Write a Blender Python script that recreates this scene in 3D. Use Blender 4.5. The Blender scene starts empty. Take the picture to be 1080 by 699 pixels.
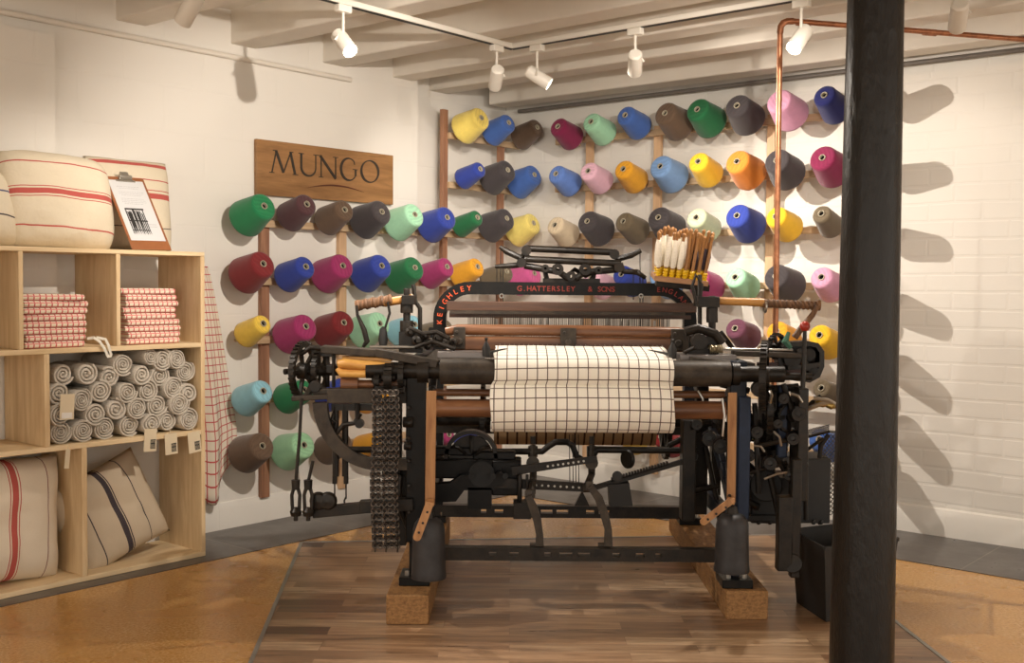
import bpy, math, random
from mathutils import Vector, Matrix, Quaternion, noise
random.seed(7)
SC = bpy.context.scene
COL = SC.collection
PI = math.pi
# ------------------------------------------------------------------ camera
F, HC = 1160.0, 1.2
pitch = math.atan(50/1160.0); roll = 0.0085
fw = Vector((0, math.cos(pitch), -math.sin(pitch)))
r0 = Vector((1, 0, 0)); u0 = r0.cross(fw)
RX = r0*math.cos(roll)+u0*math.sin(roll); UX = -r0*math.sin(roll)+u0*math.cos(roll)
cd = bpy.data.cameras.new('camera'); cam = bpy.data.objects.new('camera', cd); COL.objects.link(cam)
cd.sensor_width = 36; cd.sensor_fit = 'HORIZONTAL'; cd.lens = F/1080*36; cd.clip_start = .05; cd.clip_end = 60
m3 = Matrix((RX, UX, -fw)).transposed()
cam.matrix_world = Matrix.Translation((0, 0, HC)) @ m3.to_4x4()
SC.camera = cam
# ------------------------------------------------------------------ light of the room and exposure
w = bpy.data.worlds.new('room_air'); SC.world = w; w.use_nodes = True
bg = w.node_tree.nodes['Background']; bg.inputs[0].default_value = (1.0, .91, .80, 1); bg.inputs[1].default_value = 1.45
SC.view_settings.view_transform = 'Standard'; SC.view_settings.look = 'None'
SC.view_settings.gamma = 1; SC.view_settings.use_curve_mapping = False
SC.view_settings.exposure = 0.38
LAMP_W = 58.0; LAMP_COL = (1.0, .90, .79)

# ------------------------------------------------------------------ geometry of the place
CP = Vector((0, 0, HC))
def ray(x, y): return fw + RX*((x-540)/F) - UX*((y-349.5)/F)
def P(x, y, Y):
    d = ray(x, y); return CP + d*(Y/d.y)
def G(x, y, z=0):
    d = ray(x, y); return CP + d*((z-HC)/d.z)
K = Vector((.004, 7.019, 0))
a50 = math.radians(50); a40 = math.radians(40)
MA = Matrix.Translation(K) @ Matrix.Rotation(a50, 4, 'Z')     # left wall frame: x along wall (corner at 0, negative towards us), y into wall
MC = Matrix.Translation(K) @ Matrix.Rotation(-a40, 4, 'Z')    # right wall frame: x along wall (corner at 0, positive towards us), y into wall
def onwall(M, x, y, n):
    """local (s, z) where the sight line through a picture point meets the plane n in front of a wall"""
    Mi = M.inverted(); o = Mi @ CP; d = Mi.to_3x3() @ ray(x, y)
    t = (-n-o.y)/d.y; q = o+d*t
    return q.x, q.z
def WA(x, y, n): s, z = onwall(MA, x, y, n); return Vector((s, -n, z))
def WC(x, y, n): s, z = onwall(MC, x, y, n); return Vector((s, -n, z))

# ------------------------------------------------------------------ mesh builder
def ortho(d):
    d = Vector(d).normalized()
    a = Vector((0, 0, 1)) if abs(d.z) < .9 else Vector((1, 0, 0))
    u = d.cross(a).normalized(); v = d.cross(u).normalized()
    return d, u, v
class MB:
    def __init__(s): s.v = []; s.f = []; s.uv = None
    def add(s, vs, fs):
        b = len(s.v); s.v += [Vector(q) for q in vs]; s.f += [tuple(b+i for i in f) for f in fs]; return s
    def box(s, c, d, M=None):
        x, y, z = (q/2 for q in d)
        vs = [Vector((i*x, j*y, k*z)) for i in (-1, 1) for j in (-1, 1) for k in (-1, 1)]
        if M is not None: vs = [M @ q for q in vs]
        vs = [q+Vector(c) for q in vs]
        return s.add(vs, [(0, 1, 3, 2), (4, 6, 7, 5), (0, 4, 5, 1), (2, 3, 7, 6), (0, 2, 6, 4), (1, 5, 7, 3)])
    def bb(s, x0, x1, y0, y1, z0, z1): return s.box(((x0+x1)/2, (y0+y1)/2, (z0+z1)/2), (x1-x0, y1-y0, z1-z0))
    def bar(s, p, q, w, h, up=(0, 0, 1)):
        """square bar from p to q, w across, h along up"""
        p = Vector(p); q = Vector(q); d = (q-p); L = d.length; d.normalize()
        a = Vector(up)
        if abs(d.dot(a)) > .95: a = Vector((0, 1, 0))
        u = d.cross(a).normalized(); v = u.cross(d).normalized()
        M = Matrix((d, u, v)).transposed()
        return s.box((p+q)/2, (L, w, h), M)
    def lathe(s, prof, base=(0, 0, 0), ax=(0, 0, 1), n=24, closed=False):
        d, u, v = ortho(ax); base = Vector(base); vs = []
        for (r, z) in prof:
            for i in range(n):
                a = 2*PI*i/n; vs.append(base+d*z+u*(r*math.cos(a))+v*(r*math.sin(a)))
        fs = []; m = len(prof)
        for j in range(m-1 if not closed else m):
            k = (j+1) % m
            for i in range(n):
                i2 = (i+1) % n; fs.append((j*n+i, k*n+i, k*n+i2, j*n+i2))
        if not closed:
            if prof[0][0] > 1e-6: fs.append(tuple(range(n)))
            if prof[-1][0] > 1e-6: fs.append(tuple((m-1)*n+i for i in reversed(range(n))))
        return s.add(vs, fs)
    def cyl(s, p, q, r, r2=None, n=14):
        p = Vector(p); q = Vector(q); r2 = r if r2 is None else r2
        return s.lathe([(r, 0), (r2, (q-p).length)], p, q-p, n)
    def tube(s, pts, r, n=8):
        pts = [Vector(q) for q in pts]; vs = []; fs = []; m = len(pts)
        rr = r if isinstance(r, (list, tuple)) else [r]*m
        t0 = (pts[1]-pts[0]).normalized(); _, u, v = ortho(t0); prev = t0
        for i, q in enumerate(pts):
            a = pts[max(i-1, 0)]; b = pts[min(i+1, m-1)]; t = (b-a).normalized()
            R = prev.rotation_difference(t); u = R @ u; v = R @ v; prev = t
            for k in range(n):
                an = 2*PI*k/n; vs.append(q+u*(rr[i]*math.cos(an))+v*(rr[i]*math.sin(an)))
        for i in range(m-1):
            for k in range(n):
                k2 = (k+1) % n; fs.append((i*n+k, i*n+k2, (i+1)*n+k2, (i+1)*n+k))
        fs.append(tuple(reversed(range(n)))); fs.append(tuple((m-1)*n+k for k in range(n)))
        return s.add(vs, fs)
    def ring(s, c, ax, R, r, n=20, k=8):
        d, u, v = ortho(ax); c = Vector(c)
        vs = []; fs = []
        for i in range(n):
            a = 2*PI*i/n; e = u*math.cos(a)+v*math.sin(a)
            for j in range(k):
                b = 2*PI*j/k; vs.append(c+e*(R+r*math.cos(b))+d*(r*math.sin(b)))
        for i in range(n):
            for j in range(k):
                fs.append((i*k+j, ((i+1) % n)*k+j, ((i+1) % n)*k+(j+1) % k, i*k+(j+1) % k))
        return s.add(vs, fs)
    def prism(s, poly, th, fn):
        """poly in 2-D, fn(a, b, t) -> 3-D point, extruded t from 0 to th"""
        n = len(poly); vs = [fn(a, b, 0) for a, b in poly]+[fn(a, b, th) for a, b in poly]
        fs = [tuple(range(n)), tuple(reversed(range(n, 2*n)))]
        fs += [(i, i+n, (i+1) % n+n, (i+1) % n) for i in range(n)]
        return s.add(vs, fs)
    def strip(s, path, wds, th, fn):
        """flat ribbon along a 2-D path with varying width, extruded by th"""
        m = len(path); L = []; Rr = []
        for i, (a, b) in enumerate(path):
            p0 = path[max(i-1, 0)]; p1 = path[min(i+1, m-1)]
            dx, dy = p1[0]-p0[0], p1[1]-p0[1]; l = math.hypot(dx, dy) or 1; nx, ny = -dy/l, dx/l
            wd = wds[i] if isinstance(wds, (list, tuple)) else wds
            L.append((a+nx*wd/2, b+ny*wd/2)); Rr.append((a-nx*wd/2, b-ny*wd/2))
        for i in range(m-1): s.prism([L[i], L[i+1], Rr[i+1], Rr[i]], th, fn)
        return s
    def gear(s, c, ax, R, w, teeth=24, spokes=5, hub=.3, rim=.14):
        d, u, v = ortho(ax); c = Vector(c)
        s.lathe([(R*(1-rim), -w/2), (R, -w/2), (R, w/2), (R*(1-rim), w/2)], c, ax, max(24, teeth), closed=True)
        s.lathe([(.0, -w*.8), (R*hub, -w*.8), (R*hub, w*.8), (0, w*.8)], c, ax, 14)
        for i in range(spokes):
            a = 2*PI*i/spokes; e = u*math.cos(a)+v*math.sin(a)
            s.bar(c+e*R*hub*.8, c+e*R*(1-rim*.5), w*.6, R*.12, up=d)
        for i in range(teeth):
            a = 2*PI*i/teeth; e = u*math.cos(a)+v*math.sin(a)
            s.bar(c+e*R*.98, c+e*R*1.06, w*.9, 2*PI*R/teeth*.45, up=d.cross(e))
        return s
    def build(s, name, mat, parent=None, world=False, smooth=35, bevel=0, label=None, seg=2):
        me = bpy.data.meshes.new(name); vs = s.v
        if world and parent is not None:
            inv = parent.matrix_basis.inverted(); vs = [inv @ q for q in vs]
        me.from_pydata([tuple(q) for q in vs], [], s.f); me.update()
        if s.uv:
            l = me.uv_layers.new(name='UVMap')
            for lp in me.loops: l.data[lp.index].uv = s.uv[lp.vertex_index]
        if isinstance(mat, (list, tuple)):
            for q in mat: me.materials.append(q)
        else: me.materials.append(mat)
        if smooth:
            me.polygons.foreach_set('use_smooth', [True]*len(me.polygons)); me.set_sharp_from_angle(angle=math.radians(smooth))
        o = bpy.data.objects.new(name, me); COL.objects.link(o)
        if parent is not None: o.parent = parent
        if bevel:
            b = o.modifiers.new('bevel', 'BEVEL'); b.width = bevel; b.segments = seg; b.limit_method = 'ANGLE'
        if label: o['label'] = label
        return o
def tag(o, label, cat, group=None, kind=None):
    o['label'] = label; o['category'] = cat
    if group: o['group'] = group
    if kind: o['kind'] = kind
    return o
def thing(name, label, cat, M=None, group=None):
    o = bpy.data.objects.new(name, None); COL.objects.link(o); o.empty_display_size = .05
    if M is not None: o.matrix_basis = M
    return tag(o, label, cat, group)
def dup(o, M=None, label=None, group=None):
    c = o.copy(); COL.objects.link(c)
    if M is not None: c.matrix_basis = M
    if label: c['label'] = label
    if group: c['group'] = group
    for ch in o.children:
        k = ch.copy(); COL.objects.link(k); k.parent = c
    return c
def struct(o, M=None):
    o['kind'] = 'structure'
    if M is not None: o.matrix_basis = M
    return o
T = Matrix.Translation
def Rz(d): return Matrix.Rotation(math.radians(d), 4, 'Z')
def Rx(d): return Matrix.Rotation(math.radians(d), 4, 'X')
def Ry(d): return Matrix.Rotation(math.radians(d), 4, 'Y')

# ------------------------------------------------------------------ materials
def lin(c):
    return tuple(((q/255)/12.92 if q/255 <= .04045 else ((q/255+.055)/1.055)**2.4) for q in c)
class NT:
    def __init__(s, name, rough=.6, metal=0, spec=.5):
        s.m = bpy.data.materials.new(name); s.m.use_nodes = True; s.n = s.m.node_tree.nodes; s.l = s.m.node_tree.links
        s.b = s.n['Principled BSDF']; s.b.inputs['Roughness'].default_value = rough; s.b.inputs['Metallic'].default_value = metal
        s.b.inputs['Specular IOR Level'].default_value = spec
        s.tc = s.n.new('ShaderNodeTexCoord')
    def link(s, a, b): s.l.new(a, b)
    def map(s, scale=(1, 1, 1), src='Object', rot=(0, 0, 0), loc=(0, 0, 0)):
        q = s.n.new('ShaderNodeMapping'); q.inputs['Scale'].default_value = scale; q.inputs['Rotation'].default_value = rot; q.inputs['Location'].default_value = loc
        s.link(s.tc.outputs[src], q.inputs[0]); return q.outputs[0]
    def noise(s, vec, scale=5, detail=4, rough=.6, dist=0):
        q = s.n.new('ShaderNodeTexNoise'); q.inputs['Scale'].default_value = scale; q.inputs['Detail'].default_value = detail
        q.inputs['Roughness'].default_value = rough; q.inputs['Distortion'].default_value = dist; s.link(vec, q.inputs['Vector']); return q.outputs['Fac']
    def ramp(s, fac, stops, const=False):
        q = s.n.new('ShaderNodeValToRGB'); r = q.color_ramp
        if const: r.interpolation = 'CONSTANT'
        while len(r.elements) > 1: r.elements.remove(r.elements[-1])
        r.elements[0].position = stops[0][0]; r.elements[0].color = (*stops[0][1], 1)
        for p, c in stops[1:]:
            e = r.elements.new(p); e.color = (*c, 1)
        s.link(fac, q.inputs[0]); return q.outputs[0]
    def mix(s, fac, a, b, mode='MIX'):
        q = s.n.new('ShaderNodeMix'); q.data_type = 'RGBA'; q.blend_type = mode
        for i, v in ((0, fac), (6, a), (7, b)):
            if isinstance(v, (int, float)): q.inputs[i].default_value = v
            elif isinstance(v, tuple): q.inputs[i].default_value = (*v, 1)
            else: s.link(v, q.inputs[i])
        return q.outputs[2]
    def math(s, op, a, b=0, c=0):
        q = s.n.new('ShaderNodeMath'); q.operation = op
        for i, v in enumerate((a, b, c)):
            if isinstance(v, (int, float)): q.inputs[i].default_value = v
            else: s.link(v, q.inputs[i])
        return q.outputs[0]
    def xyz(s, vec):
        q = s.n.new('ShaderNodeSeparateXYZ'); s.link(vec, q.inputs[0]); return q.outputs
    def bump(s, h, st=.3, d=.01):
        q = s.n.new('ShaderNodeBump'); q.inputs['Strength'].default_value = st; q.inputs['Distance'].default_value = d
        s.link(h, q.inputs['Height']); s.link(q.outputs[0], s.b.inputs['Normal'])
    def col(s, c):
        if isinstance(c, tuple): s.b.inputs['Base Color'].default_value = (*c, 1)
        else: s.link(c, s.b.inputs['Base Color'])
        return s

def mat_iron(name, a=(.008, .007, .006), b=(.034, .025, .017), rough=.36, metal=.0, spec=.3):
    t = NT(name, rough, metal, spec); v = t.map(); n = t.noise(v, 22, 6, .65)
    t.col(t.ramp(n, [(.35, a), (.75, b)])); n2 = t.noise(v, 60, 3)
    t.link(t.math('MULTIPLY_ADD', n, .5, rough-.2), t.b.inputs['Roughness'])
    t.bump(n2, .25, .003); return t.m
def mat_wood(name, c1, c2, c3=None, scale=(1, 12, 12), rough=.5, nscale=2.5, bump=.12):
    t = NT(name, rough); v = t.map(scale); n = t.noise(v, nscale, 6, .6, .6)
    st = [(.3, c1), (.62, c2)]
    if c3: st.append((.8, c3))
    t.col(t.ramp(n, st)); t.bump(n, bump, .004); return t.m
def mat_plain(name, c, rough=.6, metal=0, var=.12, scale=12, bump=.0):
    t = NT(name, rough, metal); v = t.map(); n = t.noise(v, scale, 4)
    lo = tuple(q*(1-var) for q in c); hi = tuple(min(1, q*(1+var)) for q in c)
    t.col(t.ramp(n, [(.3, lo), (.7, hi)]))
    if bump: t.bump(n, bump, .004)
    return t.m

def mat_wall(name, bw, bh, mort, strength, c=(.80, .765, .70)):
    t = NT(name, .75); v = t.map((1, 1, 1))
    x, y, z = t.xyz(v); cb = t.n.new('ShaderNodeCombineXYZ'); t.link(x, cb.inputs[0]); t.link(z, cb.inputs[1])
    wob = t.n.new('ShaderNodeTexNoise'); wob.inputs['Scale'].default_value = 3.0; t.link(v, wob.inputs['Vector'])
    va = t.n.new('ShaderNodeVectorMath'); va.operation = 'MULTIPLY_ADD'; t.link(wob.outputs['Color'], va.inputs[0]); va.inputs[1].default_value = (.02, .02, 0); t.link(cb.outputs[0], va.inputs[2])
    br = t.n.new('ShaderNodeTexBrick'); br.inputs['Scale'].default_value = 1; br.inputs['Brick Width'].default_value = bw; br.inputs['Row Height'].default_value = bh
    br.inputs['Mortar Size'].default_value = mort; br.inputs['Mortar Smooth'].default_value = .6; t.link(va.outputs[0], br.inputs['Vector'])
    br.inputs['Color1'].default_value = (1, 1, 1, 1); br.inputs['Color2'].default_value = (.75, .75, .75, 1)
    n = t.noise(v, 9, 5); n2 = t.noise(v, 1.3, 2)
    h = t.math('MULTIPLY_ADD', br.outputs['Fac'], -1.0, t.math('MULTIPLY', n, .45))
    t.bump(h, strength, .012)
    lo = tuple(q*.95 for q in c)
    t.col(t.ramp(n2, [(.35, lo), (.65, c)])); return t.m

def mat_check(name, base, line, fx, fy, wd=.14, uv=False, axes=(0, 2), line2=None, soft=.0, bumpn=300):
    t = NT(name, .85, 0, .2)
    v = t.map((1, 1, 1), 'UV' if uv else 'Object'); q = t.xyz(v)
    a = t.math('LESS_THAN', t.math('FRACT', t.math('MULTIPLY', q[axes[0]], fx)), wd)
    b = t.math('LESS_THAN', t.math('FRACT', t.math('MULTIPLY', q[axes[1]], fy)), wd)
    c1 = t.mix(a, base, line); c2 = t.mix(b, c1, line2 or line)
    n = t.noise(v, bumpn, 2); t.bump(n, .2, .001); t.col(c2); return t.m

def mat_stripe(name, base, stripes, rough=.9):
    """stripes across local x: (centre, half width, colour) in metres"""
    t = NT(name, rough, 0, .2); v = t.map(); x, y, z = t.xyz(v); c = base
    for (p, hw, sc) in stripes:
        f = t.math('LESS_THAN', t.math('ABSOLUTE', t.math('SUBTRACT', x, p)), hw); c = t.mix(f, c, sc)
    n = t.noise(v, 220, 2); c = t.mix(t.math('MULTIPLY', n, .16), c, (.35, .28, .2)); t.col(c)
    n2 = t.noise(v, 7, 3); t.bump(n2, .25, .02); return t.m

M_IRON = mat_iron('black_iron')
M_IRON2 = mat_iron('worn_iron', (.030, .024, .019), (.085, .066, .048), .45, .1)
M_PAINT = mat_iron('black_paint', (.006, .006, .0062), (.014, .012, .010), .36, 0, .2)
M_BLUEI = mat_iron('blue_black_paint', (.007, .010, .018), (.013, .019, .034), .4, 0)
M_STEEL = mat_plain('bright_steel', (.42, .40, .36), .3, .9)
M_WHITE = mat_plain('white_enamel', (.78, .74, .66), .4, 0, .02)
M_COPPER = mat_plain('copper_pipe', (.36, .15, .075), .35, .75, .35, 30)
M_PINE = mat_wood('pine', lin((208, 180, 136)), lin((232, 208, 168)), lin((188, 154, 110)), (1, 9, 9), .6)
M_PINEV = mat_wood('pine_upright', lin((198, 166, 122)), lin((226, 200, 158)), lin((178, 142, 100)), (9, 9, 1), .6)
M_RACKD = mat_wood('rack_wood', lin((128, 88, 66)), lin((164, 120, 92)), None, (14, 14, 1), .6)
M_RACKL = mat_wood('rack_wood_light', lin((186, 148, 112)), lin((212, 176, 138)), None, (14, 14, 1), .6)
M_RAIL = mat_wood('rail_wood', lin((176, 146, 112)), lin((206, 178, 142)), None, (1, 14, 14), .6)
M_ROLLW = mat_wood('loom_timber', (.10, .040, .020), (.24, .105, .046), (.36, .18, .085), (1, 14, 14), .35)
M_LOOMDK = mat_wood('loom_dark_timber', (.045, .022, .014), (.12, .058, .034), None, (1, 14, 14), .45)
M_YELW = mat_wood('yellow_timber', lin((190, 128, 58)), lin((232, 178, 96)), lin((150, 92, 40)), (2, 12, 12), .35)
M_ARM = mat_wood('arm_timber', lin((140, 92, 44)), lin((196, 142, 76)), None, (2, 12, 12), .4)
M_LEATHER = mat_wood('leather', lin((138, 92, 54)), lin((180, 132, 84)), None, (10, 10, 2), .55)
M_WRAP = mat_wood('wrapped_leather', lin((72, 50, 34)), lin((132, 94, 62)), None, (30, 4, 4), .6)
M_SLEEP = mat_wood('sleeper_timber', lin((110, 76, 42)), lin((160, 118, 70)), lin((84, 54, 28)), (14, 5, 22), .7, 5, .4)
M_SIGN = mat_wood('sign_board', lin((122, 86, 50)), lin((158, 116, 72)), lin((98, 64, 36)), (1.2, 12, 9), .5)
M_LETTER = mat_plain('letter_black', (.03, .022, .016), .6)
M_RUBBER = mat_plain('matt_black', (.016, .015, .014), .55, 0, .2)


YM = {}
def yarn(cname, rgb):
    if cname in YM: return YM[cname]
    t = NT('yarn_'+cname.replace(' ', '_'), .85, 0, .25); g_ = sum(rgb)/3; c = lin(tuple(q*.9+g_*.1 for q in rgb)); v = t.map()
    x, y, z = t.xyz(v)
    wv = t.n.new('ShaderNodeTexWave'); wv.wave_type = 'BANDS'; wv.bands_direction = 'Z'; wv.inputs['Scale'].default_value = 60; wv.inputs['Distortion'].default_value = 1.5
    mp = t.map((1, 1, 1), rot=(.25, .0, 0)); t.link(mp, wv.inputs['Vector'])
    n = t.noise(v, 40, 3); f = t.math('MULTIPLY_ADD', n, .35, t.math('MULTIPLY', wv.outputs['Fac'], .25))
    t.col(t.ramp(f, [(.1, tuple(q*.82 for q in c)), (.55, tuple(min(1, q*1.12) for q in c))]))
    t.bump(wv.outputs['Fac'], .35, .002)
    t.b.inputs['Sheen Weight'].default_value = .25
    YM[cname] = t.m; return t.m

# ================================================================== THE SETTING
# floor of speckled ochre cork
t = NT('ochre_cork_floor', .22, 0, .5); v = t.map()
n = t.noise(v, 90, 4, .7); n2 = t.noise(v, 2.2, 3); n3 = t.noise(v, 260, 2)
c = t.ramp(n, [(.3, lin((172, 122, 58))), (.52, lin((208, 160, 94))), (.72, lin((236, 202, 150)))])
c = t.mix(t.ramp(n2, [(.4, (0, 0, 0)), (.65, (.55, .55, .55))]), c, lin((204, 152, 84))); t.col(c)
t.link(t.math('MULTIPLY_ADD', n2, .25, .14), t.b.inputs['Roughness']); t.bump(n3, .06, .002)
struct(MB().bb(-6, 6.5, -2.5, 7.6, -.1, 0).build('floor', t.m))
# grey slate borders along both walls
t = NT('grey_border_floor', .3, 0, .5); v = t.map()
br = t.n.new('ShaderNodeTexBrick'); br.inputs['Brick Width'].default_value = .6; br.inputs['Row Height'].default_value = 2; br.inputs['Scale'].default_value = 1; br.inputs['Mortar Size'].default_value = .003
br.inputs['Color1'].default_value = (*lin((104, 98, 94)), 1); br.inputs['Color2'].default_value = (*lin((94, 89, 86)), 1); br.inputs['Mortar'].default_value = (*lin((140, 132, 122)), 1); t.link(v, br.inputs['Vector'])
n = t.noise(v, 6, 5); t.col(t.mix(t.math('MULTIPLY', n, .5), br.outputs['Color'], lin((78, 74, 72)))); t.link(t.math('MULTIPLY_ADD', n, .3, .18), t.b.inputs['Roughness'])
struct(MB().bb(-8.5, 0, -.515, .0, -.05, .003).build('trim_1', t.m), MA)
struct(MB().bb(.0, 6, -.60, .0, -.05, .0035).build('trim_2', t.m), MC)
# wooden plank inlay
t = NT('walnut_planks', .3, 0, .5); v = t.map()
br = t.n.new('ShaderNodeTexBrick'); br.offset = .37; br.inputs['Brick Width'].default_value = .62; br.inputs['Row Height'].default_value = .082; br.inputs['Scale'].default_value = 1; br.inputs['Mortar Size'].default_value = .0012
br.inputs['Color1'].default_value = (0, 0, 0, 1); br.inputs['Color2'].default_value = (1, 1, 1, 1); br.inputs['Mortar'].default_value = (.15, .15, .15, 1); t.link(v, br.inputs['Vector'])
vm = t.map((1.3, 13, 1)); off = t.n.new('ShaderNodeVectorMath'); off.operation = 'MULTIPLY_ADD'; t.link(br.outputs['Color'], off.inputs[0]); off.inputs[1].default_value = (7, 3, 5); t.link(vm, off.inputs[2])
g = t.noise(off.outputs[0], 2.2, 7, .62, .8)
c = t.ramp(g, [(.28, lin((128, 104, 84))), (.5, lin((186, 160, 134))), (.72, lin((224, 200, 172)))])
tone = t.ramp(br.outputs['Color'], [(0, lin((142, 120, 104))), (.35, lin((236, 222, 206))), (.7, lin((180, 158, 138))), (1, lin((255, 250, 238)))])
t.col(t.mix(1.0, c, tone, 'MULTIPLY')); t.link(t.math('MULTIPLY_ADD', g, .3, .18), t.b.inputs['Roughness'])
t.bump(t.math('MULTIPLY_ADD', br.outputs['Fac'], -.6, g), .1, .003); M_PLANK = t.m
BL = G(318, 573); BR = G(838, 566); FL = BL+(G(265, 699)-BL)*2.6; FR0 = G(933, 648); FR1 = G(998, 699)
FR = FR0+(FR1-FR0).normalized()*3.6; BR = Vector((1.36, BR.y+.02, 0))
poly = [(BL.x, BL.y), (BR.x, BR.y), (FR0.x, FR0.y), (FR.x, FR.y), (FL.x, FL.y)]
def up(z0): return lambda a, b, tt: Vector((a, b, z0+tt))
struct(MB().prism(poly[::-1], .026, up(-.02)).build('floor', M_PLANK, smooth=0))
mb = MB()
for i in (0, 2, 4):
    a = Vector((*poly[i], .004)); b = Vector((*poly[(i+1) % 5], .004))
    if i == 2: a = Vector((*poly[1], .004)); mb.bar(a, Vector((*poly[2], .004)), .014, .009); a = Vector((*poly[2], .004))
    mb.bar(a, b, .014, .009)
struct(mb.build('trim_3', mat_plain('zinc_strip', (.34, .33, .31), .4, .6)))
# walls
M_WA = mat_wall('painted_block_left', .42, .21, .006, .15)
M_WC = mat_wall('painted_brick_right', .25, .085, .009, .2)
struct(MB().bb(-9, 0.3, .06, .2, 0, 2.24).bb(-9, .3, .10, .2, 2.24, 2.6).bb(-9, -.905, -.04, 0.1, 0, 2.6).build('wall_left', M_WA, smooth=0), MA)
s53 = WA(53, 90, .05).x; z35 = WA(30, 34, .05).z
struct(MB().bb(-9, s53, -.09, -.035, 0, z35).build('trim_4', M_WA, smooth=0), MA)
struct(MB().bb(-.3, 7, 0, .2, 0, 2.235).bb(-.3, 7, .035, .2, 2.235, 2.6).build('wall_right', M_WC, smooth=0), MC)
# skirting swell at the foot of the painted walls
M_SK = mat_wall('painted_foot', .5, .3, .004, .2)
def foot(x0, x1, yo):
    pr = [(yo, 0), (yo, .10), (yo+.012, .13), (yo+.03, .14), (yo+.03, 0)]
    return MB().prism(pr, x1-x0, lambda a, b, tt: Vector((x0+tt, a, b)))
struct(foot(-9, 0, -.058).build('baseboard_left', M_SK), MA)
struct(foot(.0, 7, -.025).build('baseboard_right', M_SK), MC)
# ceiling boards and joists (all parallel to the right wall)
M_CEIL = mat_plain('ceiling_paint', (.74, .69, .61), .7, 0, .05, 3, .1)
struct(MB().bb(-6, 8, -8.5, .4, 2.50, 2.6).build('ceiling', M_CEIL), MC)
for i, nn in enumerate((.10, .52, .95, 1.45, 2.02, 2.62, 3.2, 3.8, 4.4, 5.0)):
    struct(MB().bb(-.6 if i else 0, 7, -nn-.15, -nn, 2.34 if i else 2.30, 2.52).build('trim_%d' % (5+i), M_CEIL, bevel=.008), MC)
cd_ = MB(); a = WA(0, 11, .07); b = WA(372, 78, .07)
cd_.cyl((-6, -.055, a.z), (b.x, -.055, a.z), .013, n=10)
struct(cd_.build('trim_15', M_CEIL), MA)
cd_ = MB().cyl((.05, -.02, 2.285), (6, -.02, 2.285), .012, n=10)
struct(cd_.build('trim_16', mat_plain('grey_line', (.16, .14, .12), .5)), MC)  # dark grey line under the last joist, drawn as a thin round bar

# ================================================================== TRACK LIGHTS
def track(M, x0, x1, n, lab):
    th = thing('light_track', lab, 'light track', M @ T(((x0+x1)/2, -n, 2.34)))
    h = (x1-x0)/2
    MB().bb(-h, h, -.017, .017, -.024, 0).build('rail', M_WHITE, th, bevel=.003)
    MB().bb(-h, h, -.0115, .0115, -.0258, -.0238).build('slot', M_RUBBER, th, label='dark conductor slot')
track(MA, -5.2, -1.33, 1.10, 'white ceiling light track running toward the left wall')
track(MC, 1.10, 5.6, 1.335, 'white ceiling light track running along the cone wall')
em = bpy.data.materials.new('lit_lens'); em.use_nodes = True; e_ = em.node_tree.nodes['Principled BSDF']
e_.inputs['Emission Color'].default_value = (1, .9, .75, 1); e_.inputs['Emission Strength'].default_value = 14
LM = {}
def lamp_mesh(th, aim):
    """hanging spotlight; local origin at the track, aim is a world direction"""
    if not LM:
        LM['ad'] = MB().bb(-.035, .035, -.016, .016, -.03, 0)
        LM['st'] = MB().cyl((0, 0, -.03), (0, 0, -.115), .006, n=10)
    LM['ad'].build('adapter', M_WHITE, th, bevel=.004); LM['st'].build('stem', M_WHITE, th)
    R3 = th.matrix_basis.to_3x3().inverted(); d = (R3 @ Vector(aim)).normalized()
    c = Vector((0, 0, -.145)); o = c-d*.055
    side = d.cross(Vector((0, 0, 1))).normalized()
    MB().tube([Vector((0, 0, -.11)), Vector((0, 0, -.12))+side*.02, c+side*.04, c+side*.028], .005).build('bracket', M_WHITE, th)
    MB().lathe([(.0, 0), (.024, 0), (.031, .008), (.032, .12), (.030, .125), (.028, .118), (.027, .104), (0, .104)], o, d, 24).build('lamp_body', M_WHITE, th)
    MB().lathe([(.0, 0.0), (.027, 0), (.027, .003), (0, .006)], o+d*.112, d, 20).build('lens', em, th)
    l = bpy.data.lights.new('spot_beam', 'SPOT'); return l, th.matrix_basis @ (o+d*.135)
def lamp(M, s, n, target, lab, power=1., size=62, blend=.55, mul=1.):
    th = thing('track_spotlight', lab, 'spotlight', M @ T((s, -n, 2.316)), 'white spotlights on the ceiling track')
    p0 = (M @ Vector((s, -n, 2.17))); aim = Vector(target)-p0
    l, p = lamp_mesh(th, aim)
    l.energy = LAMP_W*power; l.color = LAMP_COL; l.spot_size = math.radians(size); l.spot_blend = blend; l.shadow_soft_size = .014
    lo = bpy.data.objects.new('spot_beam', l); COL.objects.link(lo); lo.parent = th
    loc = th.matrix_basis.inverted() @ p; dd = th.matrix_basis.to_3x3().inverted() @ aim
    lo.matrix_basis = Matrix.LocRotScale(loc, dd.to_track_quat('-Z', 'Y'), None)
def sA(px, py): return WA(px, py, 0)
def wl(M, x, n, z): return M @ Vector((x, -n, z))
trA = lambda x, y: (MA.inverted() @ G(x, y, 2.33)).x
trC = lambda x, y: (MC.inverted() @ G(x, y, 2.33)).x
lamp(MA, trA(352, 4), 1.10, (0.55, 3.1, .5), 'white spotlight, leftmost on the ceiling track, lens lit towards the loom', .8, 80)
lamp(MA, trA(522, 45), 1.10, wl(MA, -.5, 0, 1.2), 'white spotlight turned away, hanging just left of the track corner', .35, 95, .8)
lamp(MC, trC(569, 45), 1.335, wl(MC, 2.5, .45, 1.2), 'bright white spotlight, first on the track right of its corner', 1.9, 110, .9)
lamp(MC, trC(687, 32), 1.335, wl(MC, .9, 0, 1.2), 'white spotlight turned away, above the brown cone of the top row', .3, 85, .8)
lamp(MC, trC(858, 2), 1.335, (-.1, 3.2, .5), 'lit white spotlight beside the top bend of the copper pipe', .9, 80)
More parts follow.
